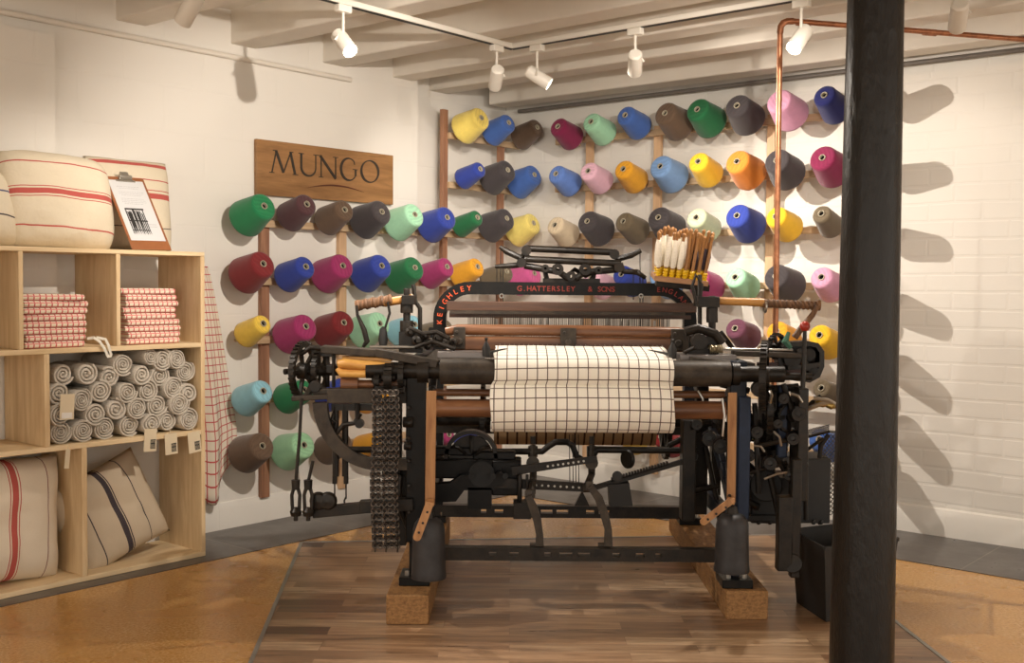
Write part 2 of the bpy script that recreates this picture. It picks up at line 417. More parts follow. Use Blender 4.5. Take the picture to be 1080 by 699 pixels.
lamp(MC, trC(1040, -14), 1.335, wl(MC, 2.6, 0, 1.3), 'white spotlight at the right edge of the picture beyond the column', .25, 70)
# outside the picture: added fill lamps, and a third track inferred from wall shadows
track(Matrix.Identity(4), -1.2, 2.2, -3.22, 'white ceiling light track overhead in front of the loom')
lamp(Matrix.Identity(4), .15, -3.22, wl(MA, -1.7, 0, 1.1), 'white spotlight on the overhead track aimed at the left wall', 2.2, 75, .7)
lamp(Matrix.Identity(4), .95, -3.22, wl(MC, .7, 0, 1.3), 'added fill spotlight on the overhead track aimed at the corner of the cone wall', 1.5, 60, .8)  # added to brighten the dim corner of the cone wall
lamp(MA, -3.1, 1.10, wl(MA, -3.2, 0, 1.0), 'added unseen fill spotlight over the shelves', .3, 80, .9)  # unseen lamp added to light the shelves
lamp(MA, -4.2, 1.10, (0.1, 4.2, .7), 'added unseen fill spotlight far along the left track', 1.1, 60)  # unseen lamp added as fill on the loom
# ================================================================== YARN CONES AND THEIR RACKS
TILT = math.radians(22); OFF = .28
M_TUBE = mat_plain('paper_tube', (.45, .40, .30), .6); M_HOLE = mat_plain('hole_shade_dark', (.012, .011, .01), 1.0); M_HOLE.node_tree.nodes['Principled BSDF'].inputs['Specular IOR Level'].default_value = 0
RGB = {'green': (30, 128, 76), 'plum brown': (84, 52, 56), 'brown': (104, 82, 64), 'charcoal': (66, 60, 62), 'mint': (158, 216, 176),
 'royal blue': (42, 62, 158), 'blue': (62, 100, 178), 'dark green': (28, 108, 62), 'pale yellow': (240, 218, 112), 'yellow': (238, 200, 70), 'lemon yellow': (240, 214, 100),
 'cornflower blue': (88, 124, 200), 'maroon': (128, 36, 40), 'magenta': (160, 44, 100), 'light blue': (136, 196, 214), 'amber': (236, 164, 32), 'navy': (24, 30, 98),
 'rose pink': (214, 88, 150), 'brick red': (140, 44, 38), 'pink': (220, 154, 186), 'sky blue': (112, 150, 200), 'orange': (232, 132, 38), 'wine': (134, 30, 72), 'beige': (206, 186, 154),
 'grey brown': (112, 98, 76), 'pale green': (198, 208, 168), 'golden yellow': (244, 190, 30), 'red': (150, 30, 34), 'mint green': (150, 204, 158), 'pale pink': (226, 176, 196), 'plum': (104, 56, 76), 'dusky pink':(170,60,100)}
SIZES = {'L': (.093, .066, .165), 'M': (.078, .056, .165), 'S': (.064, .046, .160)}
CM = {}
def cone(M, x, y, cname, size, label, group):
    rb, rt, L = SIZES[size]
    q = WA(x, y, OFF) if M is MA else WC(x, y, OFF)
    ax = Vector((0, -math.cos(TILT), math.sin(TILT)))
    jit = random.uniform(-.05, .05); ax = (ax+Vector((jit, 0, random.uniform(-.03, .03)))).normalized()
    base = q-ax*L
    rot = Vector((0, 0, 1)).rotation_difference(ax).to_matrix().to_4x4() @ Rz(random.uniform(0, 360))
    th = thing('yarn_cone', label, 'yarn cone', M @ T(base) @ rot, group)
    key = (cname, size)
    if key not in CM:
        ri = .0165
        b = MB().lathe([(ri, .0), (rb-.014, .0), (rb-.004, .004), (rb, .014), (rb-.001, .022)]+[(rb+(rt-rb)*k/6, .022+(L-.036)*k/6) for k in range(1, 6)]+[(rt+.001, L-.014), (rt-.003, L-.006), (rt-.012, L-.0015), (rt*.55, L-.003), (ri, L-.004)], n=40, closed=True)
        o1 = b.build('yarn', yarn(cname, RGB[cname]), th, smooth=60)
        o2 = MB().lathe([(.0132, -.004), (.0162, -.004), (.0162, L+.002), (.0132, L+.002)], n=18, closed=True).build('paper_tube', M_TUBE, th)
        o3 = MB().lathe([(0, L-.012), (.0134, L-.012), (.0134, L-.016), (0, L-.016)], n=14).build('hole_shade', M_HOLE, th)  # near-black disc paints the shade inside the tube's open end
        CM[key] = (o1, o2, o3)
    else:
        for o in CM[key]:
            k = o.copy(); COL.objects.link(k); k.parent = th
    return th
def peg_for(M, x, y, rack, mb):
    q = WA(x, y, OFF) if M is MA else WC(x, y, OFF)
    ax = Vector((0, -math.cos(TILT), math.sin(TILT))); s = (OFF-.05)/math.cos(TILT)
    return MB().cyl(q-ax*s, q-ax*.05, .0085, .0075, 10).build('peg', M_RAIL, rack)
ROWS_A = [
 ('top', [(508,124,'lemon yellow','L'),(537,129,'blue','M'),(567,134,'brown','M')]),
 ('second', [(507,178,'royal blue','S'),(536,179,'charcoal','L'),(564,184,'blue','L')]),
 ('third', [(279,217,'green','L'),(324,215,'plum brown','M'),(364,221,'brown','M'),(403,223,'charcoal','L'),(438,226,'mint','L'),(472,229,'royal blue','L'),(504,229,'dark green','S'),(535,230,'charcoal','L'),(563,235,'pale yellow','L')]),
 ('fourth', [(278,278,'maroon','L'),(323,281,'royal blue','M'),(362,280,'magenta','L'),(403,280,'royal blue','L'),(438,282,'dark green','L'),(472,281,'magenta','M'),(504,281,'amber','M'),(535,286,'grey brown','M'),(564,288,'rose pink','L')]),
 ('fifth', [(278,341,'yellow','S'),(323,344,'magenta','L'),(363,340,'maroon','L'),(401,341,'mint','L'),(438,342,'light blue','M'),(472,346,'grey brown','M')]),
 ('sixth', [(278,412,'light blue','M'),(322,411,'green','M'),(363,409,'royal blue','M'),(403,413,'amber','M')]),
 ('lowest', [(277,470,'brown','L'),(321,469,'mint green','L'),(363,466,'brown','M'),(401,463,'amber','S'),(474,458,'magenta','S'),(506,460,'royal blue','S')])]
ROWS_C = [
 ('top', [(588,133,'wine','M'),(623,128,'mint','M'),(659,121,'blue','M'),(701,119,'brown','L'),(735,115,'dark green','L'),(777,111,'charcoal','L'),(821,106,'pink','L'),(869,100,'navy','M'),(907,97,'beige','S')]),
 ('second', [(586,183,'cornflower blue','M'),(620,180,'pale pink','M'),(657,178,'amber','M'),(696,175,'sky blue','L'),(736,170,'golden yellow','M'),(777,170,'orange','L'),(819,169,'charcoal','L'),(867,166,'wine','L'),(907,163,'brown','S')]),
 ('third', [(585,237,'beige','M'),(619,233,'charcoal','L'),(657,233,'grey brown','M'),(694,229,'charcoal','L'),(734,229,'pale green','M'),(777,227,'royal blue','L'),(818,228,'golden yellow','M'),(866,225,'grey brown','S'),(907,226,'grey brown','S')]),
 ('fourth', [(623,292,'pale pink','M'),(655,289,'royal blue','M'),(694,291,'sky blue','M'),(735,294,'magenta','L'),(775,292,'mint','M'),(818,291,'charcoal','L'),(866,292,'pink','M'),(907,291,'brown','S')]),
 ('fifth', [(775,346,'plum','M'),(819,349,'amber','M'),(864,353,'golden yellow','M'),(907,352,'grey brown','S')]),
 ('sixth', [(866,409,'grey brown','S'),(907,411,'brown','S')]),
 ('lowest', [(659,461,'yellow','S'),(697,460,'red','M'),(864,463,'blue','M'),(907,468,'grey brown','S')])]
def rack(M, name, posts, rails, lab):
    th = thing(name, lab, 'yarn rack', M @ T((posts[0][0], -.0, 0)))
    x0 = posts[0][0]
    for (s, z0, z1, wd, mt) in posts: MB().bb(s-x0-wd/2, s-x0+wd/2, -.065-JO, -.037-JO, z0, z1).build('post', mt, th, bevel=.002)
    for (s0, s1, z) in rails: MB().bb(s0-x0, s1-x0, -.088-JO, -.065-JO, z-.018, z+.018).build('rail', M_RAIL, th, bevel=.002)
    return th
JO = .004
ZR = [2.14, 1.855, 1.568, 1.283, .995, .70, .425]
dz = (OFF-.08)*math.tan(TILT)
rA = rack(MA, 'yarn_rack', [(-1.99, .125, 1.50, .05, M_RACKD), (-1.485, .10, 1.50, .05, M_RACKL), (-.703, .125, 2.21, .042, M_RACKD), (-.196, .12, 2.14, .042, M_RACKD)],
     [(-.69, -.05, ZR[0]-dz), (-.69, -.05, ZR[1]-dz)]+[(-2.08, -.05, z-dz) for z in ZR[2:]], 'wooden rack of posts and rails holding cones on left wall')
rC = rack(MC, 'yarn_rack', [(.634, .12, 2.10, .045, M_RACKL), (1.11, .12, 2.10, .045, M_RACKL), (1.812, .12, 2.10, .045, M_RACKL), (2.33, .12, 2.10, .045, M_RACKL)],
     [(.40, 2.36, z-dz) for z in ZR], 'pale wooden rack of posts and rails holding cones on right wall')
for M, rows, rk, side, wname in ((MA, ROWS_A, rA, 'left', 'left wall'), (MC, ROWS_C, rC, 'right', 'right wall')):
    x0 = rk.matrix_basis.inverted() @ M
    for rn, row in rows:
        for i, (x, y, cn, sz) in enumerate(row):
            l = row[i-1][2] if i else None; r = row[i+1][2] if i+1 < len(row) else None
            if x > 900: lab = f'{cn} yarn cone behind the black column, {rn} row'
            elif l and r: lab = f'{cn} yarn cone, {rn} row, {wname}, between {l} and {r}'
            elif r: lab = f'{cn} yarn cone, {rn} row of the {wname}, left end beside {r} cone'
            else: lab = f'{cn} yarn cone, {rn} row of the {wname}, right end beside {l} cone'
            cone(M, x, y, cn, sz, lab, f'yarn cones on the {wname}')
            q = WA(x, y, OFF) if M is MA else WC(x, y, OFF)
            ax = Vector((0, -math.cos(TILT), math.sin(TILT))); sl = (OFF-.06)/math.cos(TILT)
            o = MB().cyl(q-ax*sl, q-ax*.06, .009, .008, 10).build('peg', M_RAIL); me = o.data
            me.transform(x0); o.parent = rk

# ================================================================== SIGN
sg = thing('shop_sign', 'brown wooden sign board lettered with the shop name above the cones', 'sign', MA @ T(((WA(270, 178, .06).x+WA(414, 192, .06).x)/2, -.045, 1.63)) @ Ry(-.3))
bw, bh = .92, .272
MB().bb(-bw/2, bw/2, -.022, 0, 0, bh).build('board', M_SIGN, sg, bevel=.002)
F2 = lambda a, b, tt: Vector((a, -.022-tt, b))
def letter(paths):
    m = MB()
    for pth, wd in paths: m.strip(pth, wd, .0025, F2)
    return m.build('letter', M_LETTER, sg, smooth=0)
def serif(x, y, wd=.03): return ([(x-wd/2, y), (x+wd/2, y)], .004)
def arcp(cx, cy, rx, ry, a0, a1, n=22): return [(cx+rx*math.cos(math.radians(a0+(a1-a0)*i/n)), cy+ry*math.sin(math.radians(a0+(a1-a0)*i/n))) for i in range(n+1)]
zb, zt = .115, .225
# M
x = -.37
letter([([(x, zb), (x+.028, zt)], .007), ([(x+.026, zt), (x+.072, zb+.004)], .015), ([(x+.072, zb+.004), (x+.118, zt)], .007), ([(x+.116, zt), (x+.145, zb)], .014), serif(x, zb), serif(x+.147, zb, .034), serif(x+.02, zt, .026), serif(x+.122, zt, .024)])
# U
x = -.185
letter([([(x, zt), (x, zb+.04)]+arcp(x+.047, zb+.042, .047, .042, 180, 360, 14)[1:]+[(x+.094, zt)], [.013]*2+[.013-.007*i/14 for i in range(14)]+[.006]), serif(x, zt, .034), serif(x+.094, zt, .03), ])
# N
x = -.055
letter([([(x, zb), (x, zt)], .007), ([(x-.006, zt), (x+.098, zb-.002)], .015), ([(x+.098, zb-.002), (x+.098, zt)], .007), serif(x, zb, .03), serif(x+.098, zt, .034), serif(x-.008, zt, .02)])
# G
g = arcp(.135, .17, .055, .058, 48, 325, 26)
letter([(g, [.006+.010*math.sin(math.pi*min(1, max(0, (i-3)/20))) for i in range(len(g))]), ([(.182, .137), (.182, .172)], .012), serif(.180, .172, .034), ([(.172, .213), (.175, .197)], .005)])
# O
g = arcp(.285, .170, .062, .058, 0, 360, 36)
letter([(g, [.006+.010*abs(math.cos(math.radians(i*10-20)))**2 for i in range(37)])])
g = [(-.16+.40*i/20, .052+.026*math.sin(math.pi*i/20*.95)) for i in range(21)]
MB().strip(g, [.001+.008*math.sin(math.pi*i/20) for i in range(21)], .002, F2).build('swoosh', mat_plain('swoosh_brown', lin((84, 38, 18)), .6), sg, smooth=0)

# ================================================================== SHELVING
SX1 = -2.588; SXL = -4.6; N0, N1 = .10, .43
sh = thing('shelving_unit', 'pale pine open cube shelving unit against the left wall', 'shelving', MA @ T((-3.4, -.27, 0)))
def sbx(name, x0, x1, z0, z1, m, n1=N1): return MB().bb(x0+3.4, x1+3.4, -n1+.27, -N0+.27, z0, z1).build(name, m, sh, bevel=.0025)
zt3, zt2, zt1 = 1.326, .936, .557
sbx('side_panel', SX1-.02, SX1, 0.02, zt3-.018, M_PINEV)
sbx('shelf_board', SXL, SX1, zt3-.018, zt3, M_PINE); sbx('shelf_board', SXL, SX1-.02, zt2-.02, zt2, M_PINE); sbx('shelf_board', SXL, SX1-.02, zt1-.02, zt1, M_PINE)
sbx('base_board', SXL, SX1, .003, .024, M_PINE)
for s in (-2.995, -3.395, -3.80, -4.2): sbx('divider', s-.009, s+.009, zt2, zt3-.018, M_PINEV)
for s in (-3.297, -4.0): sbx('divider', s-.011, s+.011, zt1, zt2-.02, M_PINEV)
for s in (-3.147, -3.80): sbx('divider', s-.011, s+.011, .024, zt1-.02, M_PINEV)

# ---- folded check towels
M_CHK = mat_check('red_check_cloth', lin((232, 220, 198)), lin((204, 104, 102)), 44, 62, .24, axes=(0, 2), line2=lin((212, 128, 122)))
CREAM = lin((228, 214, 190)); 
def folded(cx, n, z, wd, dp, h, rz, label, group):
    m = MB(); N = 14
    # a folded cloth: layers with a rounded fold at the front
    prof = []
    for i in range(N+1):
        a = -PI/2-PI*i/N; prof.append((-dp/2+h/2+h/2*math.cos(a), h/2+h/2*math.sin(a)))
    prof = [(dp/2, 0)]+prof+[(dp/2, h)]
    xs = [-wd/2+wd*i/10 for i in range(11)]; vs = []; fs = []; k = len(prof)
    for i, xx in enumerate(xs):
        for (yy, zz) in prof:
            e = 1-.35*max(0, abs(xx)/(wd/2)-.9)*10*.3
            dn = noise.noise(Vector((xx*9+z*37, yy*9, z*11)))*.004
            vs.append((xx, yy+dn*1.5, (zz-h/2)*e+h/2+dn*.4))
    for i in range(10):
        for j in range(k): fs.append((i*k+j, i*k+(j+1) % k, (i+1)*k+(j+1) % k, (i+1)*k+j))
    fs.append(tuple(range(k))); fs.append(tuple(reversed(range(10*k, 11*k))))
    m.add(vs, fs)
    o = m.build('folded_towel', M_CHK, None, smooth=50); o.matrix_basis = MA @ T((cx, -n, z)) @ Rz(rz)
    tag(o, label, 'towel', group); return o
ORD = ['bottom', 'second', 'third', 'fourth', 'fifth', 'sixth', 'seventh', 'eighth', 'ninth', 'tenth']
def stack(cx, n, cnt, h, wd, nm, shift):
    z = zt2+.001
    for i in range(cnt):
        w2 = wd+random.uniform(-.012, .008); sh_ = shift*i+random.uniform(-.006, .006)
        lab = f'red check towel, {"topmost" if i == cnt-1 else ORD[i] + (" from bottom" if i else "")} in the {nm} folded stack'
        folded(cx+sh_, n, z, w2, .24, h, random.uniform(-3, 3)+(-8 if i == cnt-1 else 0), lab, f'folded towels in the {nm} stack'); z += h+.0007
    return z
a0 = WA(27, 340, .40).x; a1 = WA(95, 340, .40).x
stack((a0+a1)/2-.012, .285, 8, .0255, (a1-a0)-.01, 'left', .0)
a0 = WA(131, 340, .40).x; a1 = WA(191, 340, .40).x
stack((a0+a1)/2, .285, 9, .0252, (a1-a0)-.02, 'right', -.002)
# cotton tape loop hanging off the left stack
m = MB(); lp = [WA(92, 357, .40)+Vector((0, 0, .0)), WA(99, 356, .42), WA(105, 360, .438), WA(110, 367, .445), WA(114, 376, .447)]
lp2 = [q+Vector((.012, -.003, .0)) for q in lp[::-1]]
for seq in (lp, [lp[4], lp[4]+Vector((.012, -.003, .004)), lp2[1]+Vector((.006, 0, .006)), lp2[2]+Vector((.012, 0, .008)), lp2[3]]):
    for i in range(len(seq)-1): m.bar(seq[i], seq[i+1]+(seq[i+1]-seq[i])*.1, .011, .0018, up=(0, -1, .2))
o = m.build('cotton_tape', mat_plain('cotton_tape', (.70, .66, .56), .9)); o.matrix_basis = MA; tag(o, 'looped cream cotton tape hanging from the left towel stack over the shelf edge', 'tape')

# ---- rolled grey towels
def roll_mesh(R, L, turns, seed):
    m = MB(); N = int(turns*22); th = R/turns*.80; vs = []; fs = []
    rnd = random.Random(seed); ph = rnd.uniform(0, 6); ex = rnd.uniform(.86, 1.0)
    ys = [0, .006, .02, L*.5, L-.02, L]
    def pt(a, r, y): return Vector((r*math.cos(a+ph), y, r*math.sin(a+ph)*ex))
    for i in range(N+1):
        f = i/N; a = f*turns*2*PI; rr = R*(.10+.90*f); wob = 1+.05*math.sin(2*a*.5+ph)*(.5+f*.3)
        for j, y in enumerate(ys):
            pin = .25 if j in (0, 5) else (.05 if j in (1,) else 0)
            yy = y+(.010*noise.noise(Vector((a*.9, seed, 0))) if j < 2 else 0)
            vs.append(pt(a, rr*wob-th*pin, yy)); vs.append(pt(a, max(.001, rr*wob-th+th*pin), yy))
    W = len(ys)*2
    for i in range(N):
        for j in range(len(ys)-1):
            a = i*W+2*j; b = (i+1)*W+2*j
            fs.append((a, a+2, b+2, b)); fs.append((a+1, b+1, b+3, a+3))
        a = i*W; b = (i+1)*W; fs.append((a, b, b+1, a+1)); a += W-2; b += W-2; fs.append((a, a+1, b+1, b))
    for i in (0, N):
        for j in range(len(ys)-1): a = i*W+2*j; fs.append((a, a+1, a+3, a+2))
    return m.add(vs, fs)
t = NT('grey_linen_weave', .95, 0, .1); v = t.map((1, 1, 1)); q = t.xyz(v)
n = t.noise(v, 160, 3); nb = t.noise(v, 14, 2); s_ = t.math('LESS_THAN', t.math('FRACT', t.math('MULTIPLY', q[1], 120)), .45)
c = t.mix(n, lin((168, 158, 144)), lin((226, 218, 204))); c = t.mix(t.math('MULTIPLY', s_, .25), c, lin((214, 204, 188))); c = t.mix(t.math('MULTIPLY', nb, .5), c, lin((176, 168, 156)))
t.col(c); t.bump(n, .7, .004); M_LINEN = t.m
proto = [roll_mesh(.0505, .27, tt, sd).build('rolled_towel', M_LINEN, smooth=60) for tt, sd in ((3.6, 1), (4.3, 2), (3.1, 3), (3.9, 5))]
RP = [('bottom', [(122,502),(228,490),(338,482),(462,472),(560,462),(645,440),(745,432)]),
 ('second', [(112,405),(285,405),(385,382),(487,372),(592,360),(690,352)]),
 ('third', [(95,300),(215,335),(310,290),(440,295),(545,290),(668,272),(755,300)]),
 ('fourth', [(135,208),(240,205),(358,225),(508,208),(610,215),(735,195)]),
 ('top', [(425,160),(560,120),(612,138),(682,135)])]
used = set(); rolls = []
for rn, row in RP:
    for i, (x, y) in enumerate(row):
        px, py = 40+x/4.658, 350+y/4.658
        q = WA(px, py, .41); q.x = max(-3.285+.049, min(-2.61-.048, q.x)); q.z = max(zt1+.0475, q.z)
        k = random.randrange(4); pos = ['first', 'second', 'third', 'fourth', 'fifth', 'sixth', 'seventh'][i]
        lab = f'grey rolled towel, {pos} from left in the {rn} layer of the shelf pile'
        o = proto[k] if k not in used else proto[k].copy()
        if k in used: COL.objects.link(o)
        used.add(k); sc = .96+random.random()*.1
        if rn == 'top' and i in (1,): sc = .8
        q.y = -.405-random.uniform(-.012, .012)
        o.matrix_basis = MA @ T(q) @ Rz(random.uniform(-4, 4)) @ Ry(random.uniform(0, 360)) @ Matrix.Diagonal((sc, 1, sc, 1))
        tag(o, lab, 'towel', 'grey rolled towels in the middle shelf')
for k in range(4):
    if k not in used: bpy.data.objects.remove(proto[k])

# ---- paper tags
M_CARD = mat_plain('card', lin((214, 198, 168)), .8, 0, .03); M_INK = mat_plain('ink', (.02, .018, .016), .8)
def papertag(px, py, wpx, hpx, n, label, rz=0, pic=True, band=False):
    a = WA(px-wpx/2, py, n); b = WA(px+wpx/2, py, n); wd = b.x-a.x; z1 = WA(px, py-hpx/2, n).z; z0 = WA(px, py+hpx/2, n).z
    th = thing('price_tag', label, 'tag', MA @ T(((a.x+b.x)/2, -n, z0)) @ Ry(rz), 'paper tags on the shelves')
    h = z1-z0
    MB().bb(-wd/2, wd/2, -.0008, .0008, 0, h).build('card', M_CARD, th)
    MB().tube([(0, -.001, h-.008), (0, .004, h+.012), (0.002, .012, h+.02)], .0012, 6).build('string', M_CARD, th)
    if pic:
        m = MB(); x0, x1 = 0, wd*.42; y0, y1 = h*.12, h*.52
        for i in range(6):
            xx = x0+(x1-x0)*i/6; m.bb(xx, xx+(x1-x0)*.10, -.0014, -.0008, y0+random.uniform(0, .004), y1-random.uniform(0, .006))
        m.bb(x0, x1, -.0013, -.0008, y0, y0+.003).bb(x0, x1, -.0013, -.0008, y1-.004, y1).bb(x0+.003, x1-.002, -.0013, -.0008, (y0+y1)/2, (y0+y1)/2+.004)
        m.build('printed_picture', M_INK, th)
    if band: MB().bb(-wd*.36, wd*.36, -.0013, -.0008, h*.05, h*.28).build('white_label', mat_plain('white_paper', (.75, .73, .68), .8), th)
    return th
papertag(158, 464, 13, 24, .436, 'first of three paper tags hanging from the shelf edge, nearest the shelf middle', 3)
papertag(181, 468, 13, 22, .436, 'second of three paper tags hanging from the shelf edge, between the other two', -3)
papertag(206, 466, 13, 22, .436, 'last of three paper tags hanging from the shelf edge, by the side panel', -6)
papertag(70, 429, 15, 27, .436, 'cream paper tag with white label hung on the grey rolled towels', 3, pic=False, band=True)
papertag(70, 484, 5, 20, .436, 'narrow cream tag seen nearly edge on below the rolled towels', 6, pic=False)

# ---- cushions
def cushion(w_, h_, th_, M, mat, label, seed=0, pinch=.10, sag=0, rd=0):
    m = MB(); N = 30; vs = []; fs = []
    for side in (1, -1):
        for i in range(N+1):
            for j in range(N+1):
                u = -1+2*i/N; v = -1+2*j/N
                x = w_/2*u*(1-pinch*(1-v*v)*abs(u)**3*.6); z = h_/2*v*(1-pinch*(1-u*u)*abs(v)**3*.6)
                x *= 1-rd*abs(v)**3; z *= 1-rd*abs(u)**3
                tt = max(0, (1-u**4)*(1-v**4))**.55
                wr = noise.noise(Vector((u*2.2+seed, v*2.2, side*.7)))*.10+noise.noise(Vector((u*6+seed, v*5, side)))*.035
                cr = math.exp(-((u-.25+.35*v+.12*math.sin(3*v+seed))/.07)**2)*max(0, .2-v)*.12+math.exp(-((u+.45-.3*v)/.06)**2)*max(0, -v)*.10
                y = side*th_/2*tt*(1+wr-cr)-sag*(v*v)*th_*.0
                vs.append((x, y, z+h_/2))
    K1 = (N+1)*(N+1)
    for i in range(N):
        for j in range(N):
            a = i*(N+1)+j; fs.append((a, a+1, a+N+2, a+N+1)); fs.append((K1+a, K1+a+N+1, K1+a+N+2, K1+a+1))
    m.add(vs, fs)
    o = m.build('cushion', mat, None, smooth=80); o.matrix_basis = MA @ M
    mod = o.modifiers.new('weld', 'WELD'); mod.merge_threshold = .0008
    return tag(o, label, 'cushion')
LIN = lin((222, 210, 186)); RED = lin((186, 84, 78)); DK = lin((58, 52, 62)); LG = lin((228, 216, 196))
def stripes_rot(name, base, stripes):       # stripes along x instead (across z)
    t = NT(name, .9, 0, .2); v = t.map(); x, y, z = t.xyz(v); c = base
    wob = t.noise(v, 3, 2); z = t.math('MULTIPLY_ADD', wob, .03, z)
    for (p, hw, sc) in stripes:
        f = t.math('LESS_THAN', t.math('ABSOLUTE', t.math('SUBTRACT', z, p)), hw); c = t.mix(f, c, sc)
    n = t.noise(v, 220, 2); c = t.mix(t.math('MULTIPLY', n, .16), c, (.35, .28, .2)); t.col(c); n2 = t.noise(v, 6, 4); t.bump(n2, .5, .03); return t.m
m1 = stripes_rot('cushion_linen_red_bands', LIN, [(.10, .003, RED), (.235, .011, RED), (.215, .002, RED), (.255, .002, RED), (.36, .003, RED)])
q = WA(66, 258, .30)
cushion(.50, .43, .23, T((q.x-.005, -.285, zt3-.024)) @ Rx(-14) @ Ry(2), m1, 'large cream cushion with horizontal red stripes lying on top of the shelving', 3, rd=.13)
q = WA(150, 258, .20)
cushion(.42, .42, .13, T((q.x-.02, -.145, zt3-.004)) @ Rx(-6) @ Ry(0), stripes_rot('cushion_linen_red_bands_two', LIN, [(.26, .012, RED), (.285, .002, RED), (.33, .0025, RED), (.40, .008, RED), (.12, .002, DK)]), 'cream red-striped cushion standing behind the clipboard', 11, rd=.06)
q = WA(-14, 258, .32)
cushion(.42, .34, .2, T((q.x-.06, -.30, zt3-.01)) @ Rx(-22), stripes_rot('cushion_blue_line', LIN, [(.12, .003, DK), (.22, .003, lin((80, 84, 120)))]), 'cushion with thin dark stripes cut by the left picture edge, on top', 17, rd=.12)
m4 = mat_stripe('cushion_red_band', LG, [(.075, .012, RED), (.056, .002, RED), (.095, .002, RED), (.215, .002, lin((120, 60, 60)))])
q = WA(62, 560, .40)
cushion(.62, .50, .26, T((q.x-.255, -.285, .020)) @ Rx(-7) @ Ry(4), m4, 'cream cushion with wide red stripe in the bottom left compartment', 23)
m5 = mat_stripe('cushion_navy_band', lin((204, 188, 164)), [(.0, .012, DK), (.018, .0025, DK), (-.12, .0025, DK), (.11, .0025, DK)])
q = WA(140, 590, .40)
cushion(.46, .41, .18, T((q.x+.042, -.29, .03)) @ Rx(-14) @ Ry(-19), m5, 'cream cushion with dark navy stripes leaning in the bottom right compartment', 31)

# ---- clipboard
bl = WA(140, 261, .425); br_ = WA(181, 259, .425); tl = WA(102, 185, .20); 
M_BOARD = mat_plain('hardboard', lin((146, 90, 52)), .5, 0, .15)
uax = (Vector((br_.x, -.425, 0))-Vector((bl.x, -.425, 0))); wd = uax.length*1.02
org = Vector(((bl.x+br_.x)/2, -.422, zt3+.003)); top = Vector(((bl.x+br_.x)/2-.005, -.215, tl.z))
ez = (top-org).normalized(); ex = Vector((1, 0, 0)); ey = ez.cross(ex).normalized(); ex = ey.cross(ez)
MCB = Matrix((ex, ey, ez)).transposed().to_4x4(); MCB.translation = org
hh = (top-org).length
cb = thing('clipboard', 'brown clipboard with a printed sheet leaning on the cushion on top', 'clipboard', MA @ MCB)
MB().bb(-wd/2, wd/2, -.0015, .0015, 0, hh).build('board', M_BOARD, cb, bevel=.001)
pm = MB().bb(-wd*.44, wd*.44, -.0026, -.0016, hh*.12, hh*.95)
m = MB().bb(-.045, .045, -.006, -.002, hh*.93, hh*.955).bb(-.03, .03, -.012, -.002, hh*.955, hh*.985)
m.lathe([(.0, 0), (.008, 0), (.008, .06), (0, .06)], (-.03, -.010, hh*.99), (1, 0, 0), 12).bb(-.018, .018, -.015, -.004, hh*.985, hh*1.05)
m.build('clip', mat_plain('clip_metal', (.45, .43, .38), .3, .8), cb, bevel=.001)
m = pm
for i in range(9):
    zz = hh*(.86-.024*i)-(.01 if i > 1 else 0)-(.008 if i > 4 else 0); ww = wd*(.30 if i in (1, 4, 8) else .36)
    x = -ww*.8
    while x < ww*.8:
        l = random.uniform(.004, .014); m.bb(x, min(x+l, ww), -.0029, -.0026, zz, zz+.0014); x += l+.003
m.bb(wd*.08, wd*.36, -.0029, -.0026, hh*.34, hh*.345).bb(wd*.12, wd*.36, -.0029, -.0026, hh*.31, hh*.315)
n1_ = len(pm.f)
x0, x1, z0, z1 = -wd*.30, wd*.17, hh*.20, hh*.56
for i in range(11):
    xx = x0+(x1-x0)*i/11; m.prism([(xx, z0+random.uniform(0, .03)), (xx+.004, z0), (xx+.005+random.uniform(-.003, .008), z1-random.uniform(0, .03)), (xx-.001, z1-random.uniform(0, .02))], .0004, lambda a, b, tt: Vector((a, -.0026-tt, b)))
m.bb(x0, x1, -.003, -.0026, z1-.008, z1).bb(x0+.004, x1, -.003, -.0026, (z0+z1)/2, (z0+z1)/2+.006).bb(x0, x1-.008, -.003, -.0026, z0+.02, z0+.024)
po = pm.build('paper', [mat_plain('printed_paper', (.60, .60, .60), .7, 0, .01), mat_plain('grey_ink', (.35, .35, .36), .8), M_INK], cb, smooth=0)
for pg in po.data.polygons: pg.material_index = 0 if pg.index < 6 else (1 if pg.index < n1_ else 2)

# ---- red check throw hanging on the wall beside the shelves
m = MB(); NX, NZ = 26, 40; vs = []; fs = []; uvs = []
zt_, zb_ = 1.27, .30
for j in range(NZ+1):
    f = j/NZ; z = zt_+(zb_-zt_)*f
    xl = -2.50; xr = -2.335+.165*min(1, f*1.25)**.8
    for i in range(NX+1):
        u = i/NX; x = xl+(xr-xl)*u
        y = -.088-.020*math.sin(u*11+f*2.0)*(.35+.65*f)-.012*math.sin(u*23+1)*(f)
        zz = z-(.10*math.sin(u*3.1)*(f**6))+.06*(f**8)*math.sin(u*9)
        vs.append((x, y, zz)); uvs.append((u*.42+.0, f*1.05))
for j in range(NZ):
    for i in range(NX): a = j*(NX+1)+i; fs.append((a, a+1, a+NX+2, a+NX+1))
m.add(vs, fs)
M_TH = mat_check('red_window_check', lin((226, 216, 198)), lin((190, 88, 86)), 26, 26, .13, uv=True, axes=(0, 1))
m.uv = uvs; thr = thing('hanging_towel', 'cream towel with red window check hanging on the wall beside the shelving', 'towel', MA @ T((-2.42, -.09, 1.27)))
o = m.build('cloth', M_TH, None, smooth=80); o.data.transform(T((2.42, .09, -1.27))); o.parent = thr
sm = o.modifiers.new('thickness', 'SOLIDIFY'); sm.thickness = .003
MB().cyl((-0.0, .05, .0), (0, -.02, .012), .007, n=10).build('wall_peg', M_RAIL, thr)
